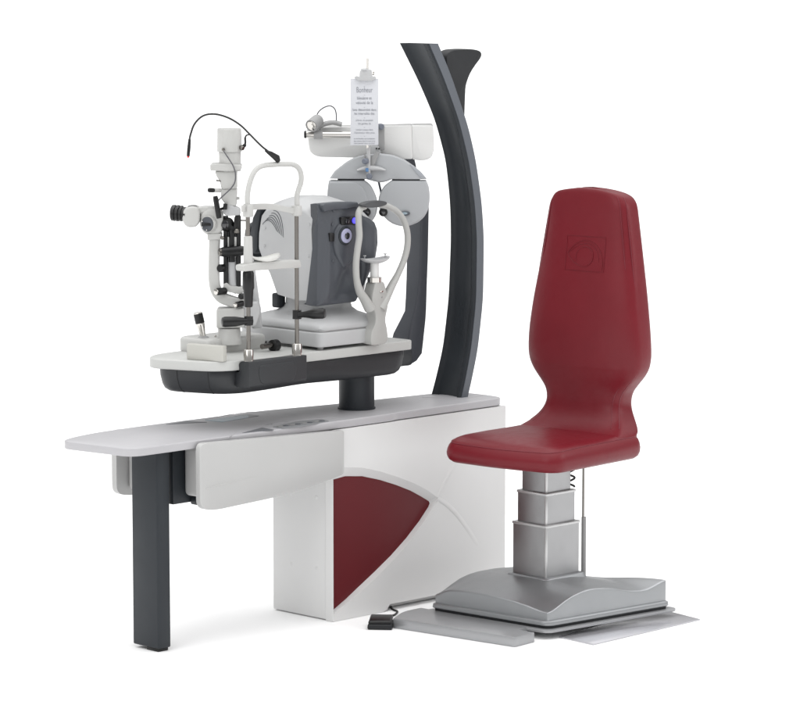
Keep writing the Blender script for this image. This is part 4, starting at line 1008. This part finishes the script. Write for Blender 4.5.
# ================================================================== foot pedal
FP = thing('foot_pedal', 'small black foot switch on the floor with a thin cable to the cabinet', 'foot pedal', PZ(380, 628, 0))
q0 = PZ(367.6, 629.8, 0.0); q1 = PZ(391.8, 630.2, 0.0)
dv = (q1-q0); dv.z = 0; dw = V((-dv.y, dv.x, 0)).normalized()
bs = [q0, q1, q1+dw*0.10, q0+dw*0.10]
pc_ = sum(bs, V((0, 0, 0)))/4
rg = [[V((p.x, p.y, z))*1.0 for p in (pc_+(b-pc_)*k for b in bs)] for k, z in ((0.98,0.001),(1.03,0.008),(1.0,0.018),(0.93,0.022))]
MB().loft([[V(p) for p in r] for r in rg]).build('pedal_base', BLACKM, FP, 0.003)
rg = [[V((p.x, p.y, z+dz)) for p, dz in zip([pc_+(b-pc_)*k for b in bs], (0, 0, 0.006, 0.006))] for k, z in ((0.95,0.0225),(0.96,0.028),(0.86,0.035))]
MB().loft(rg).build('pedal_plate', BLACK, FP, 0.003)
e = pc_+dw*0.05
cp = smooth([V((e.x, e.y, 0.012)), PZ(388,615.8,0.006), PZ(394,615.0,0.004), PZ(397.4,611.4,0.004), PZ(393.5,609.6,0.004), PZ(391.0,606.4,0.004), PZ(396,603.6,0.006), PZ(410,601.0,0.008), PZ(428,597.4,0.010)], 8)
MB().tube(cp, 0.0038, 10).build('pedal_cable', CABLE, FP)

# ================================================================== camera
cam = bpy.data.cameras.new('camera'); co = bpy.data.objects.new('camera', cam); COL.objects.link(co)
cam.sensor_fit = 'HORIZONTAL'; cam.sensor_width = 36; cam.lens = F/800*36
cam.clip_start = 0.5; cam.clip_end = 3000
co.matrix_world = Matrix(((RT.x, UP.x, -FW.x, CAM.x), (RT.y, UP.y, -FW.y, CAM.y), (RT.z, UP.z, -FW.z, CAM.z), (0, 0, 0, 1)))
SC.camera = co
# ================================================================== studio light
w = bpy.data.worlds.new('World'); SC.world = w; w.use_nodes = True
nt = w.node_tree; bg = nt.nodes['Background']
tc = nt.nodes.new('ShaderNodeTexCoord'); sx = nt.nodes.new('ShaderNodeSeparateXYZ')
nt.links.new(tc.outputs['Generated'], sx.inputs[0])
def mth(op, a, b):
    n = nt.nodes.new('ShaderNodeMath'); n.operation = op
    for i, q in enumerate((a, b)):
        if isinstance(q, (int, float)): n.inputs[i].default_value = q
        else: nt.links.new(q, n.inputs[i])
    return n.outputs[0]
zp = mth('MAXIMUM', sx.outputs['Z'], 0.0)          # white studio tent, brighter towards its ceiling
st_ = mth('ADD', mth('MULTIPLY', mth('POWER', zp, 2.0), 2.45), 0.34)
nt.links.new(st_, bg.inputs['Strength']); bg.inputs['Color'].default_value = (1, 1, 1, 1)
def area(name, loc, target, sx, sy, power, col=(1, 1, 1)):
    l = bpy.data.lights.new(name, 'AREA'); l.shape = 'RECTANGLE'; l.size = sx; l.size_y = sy; l.energy = power; l.color = col
    o = bpy.data.objects.new(name, l); COL.objects.link(o); o.location = loc
    o.rotation_euler = (V(target)-V(loc)).to_track_quat('-Z', 'Y').to_euler()
    return o
area('key_softbox', (3.6, -4.6, 3.2), (0.4, -0.2, 0.8), 2.2, 2.2, 45)
area('left_softbox', (-5.2, -1.0, 3.8), (0.2, -0.1, 0.9), 3.0, 3.0, 50)
vs_ = SC.view_settings; vs_.view_transform = 'Standard'; vs_.look = 'None'; vs_.gamma = 1; vs_.exposure = 0
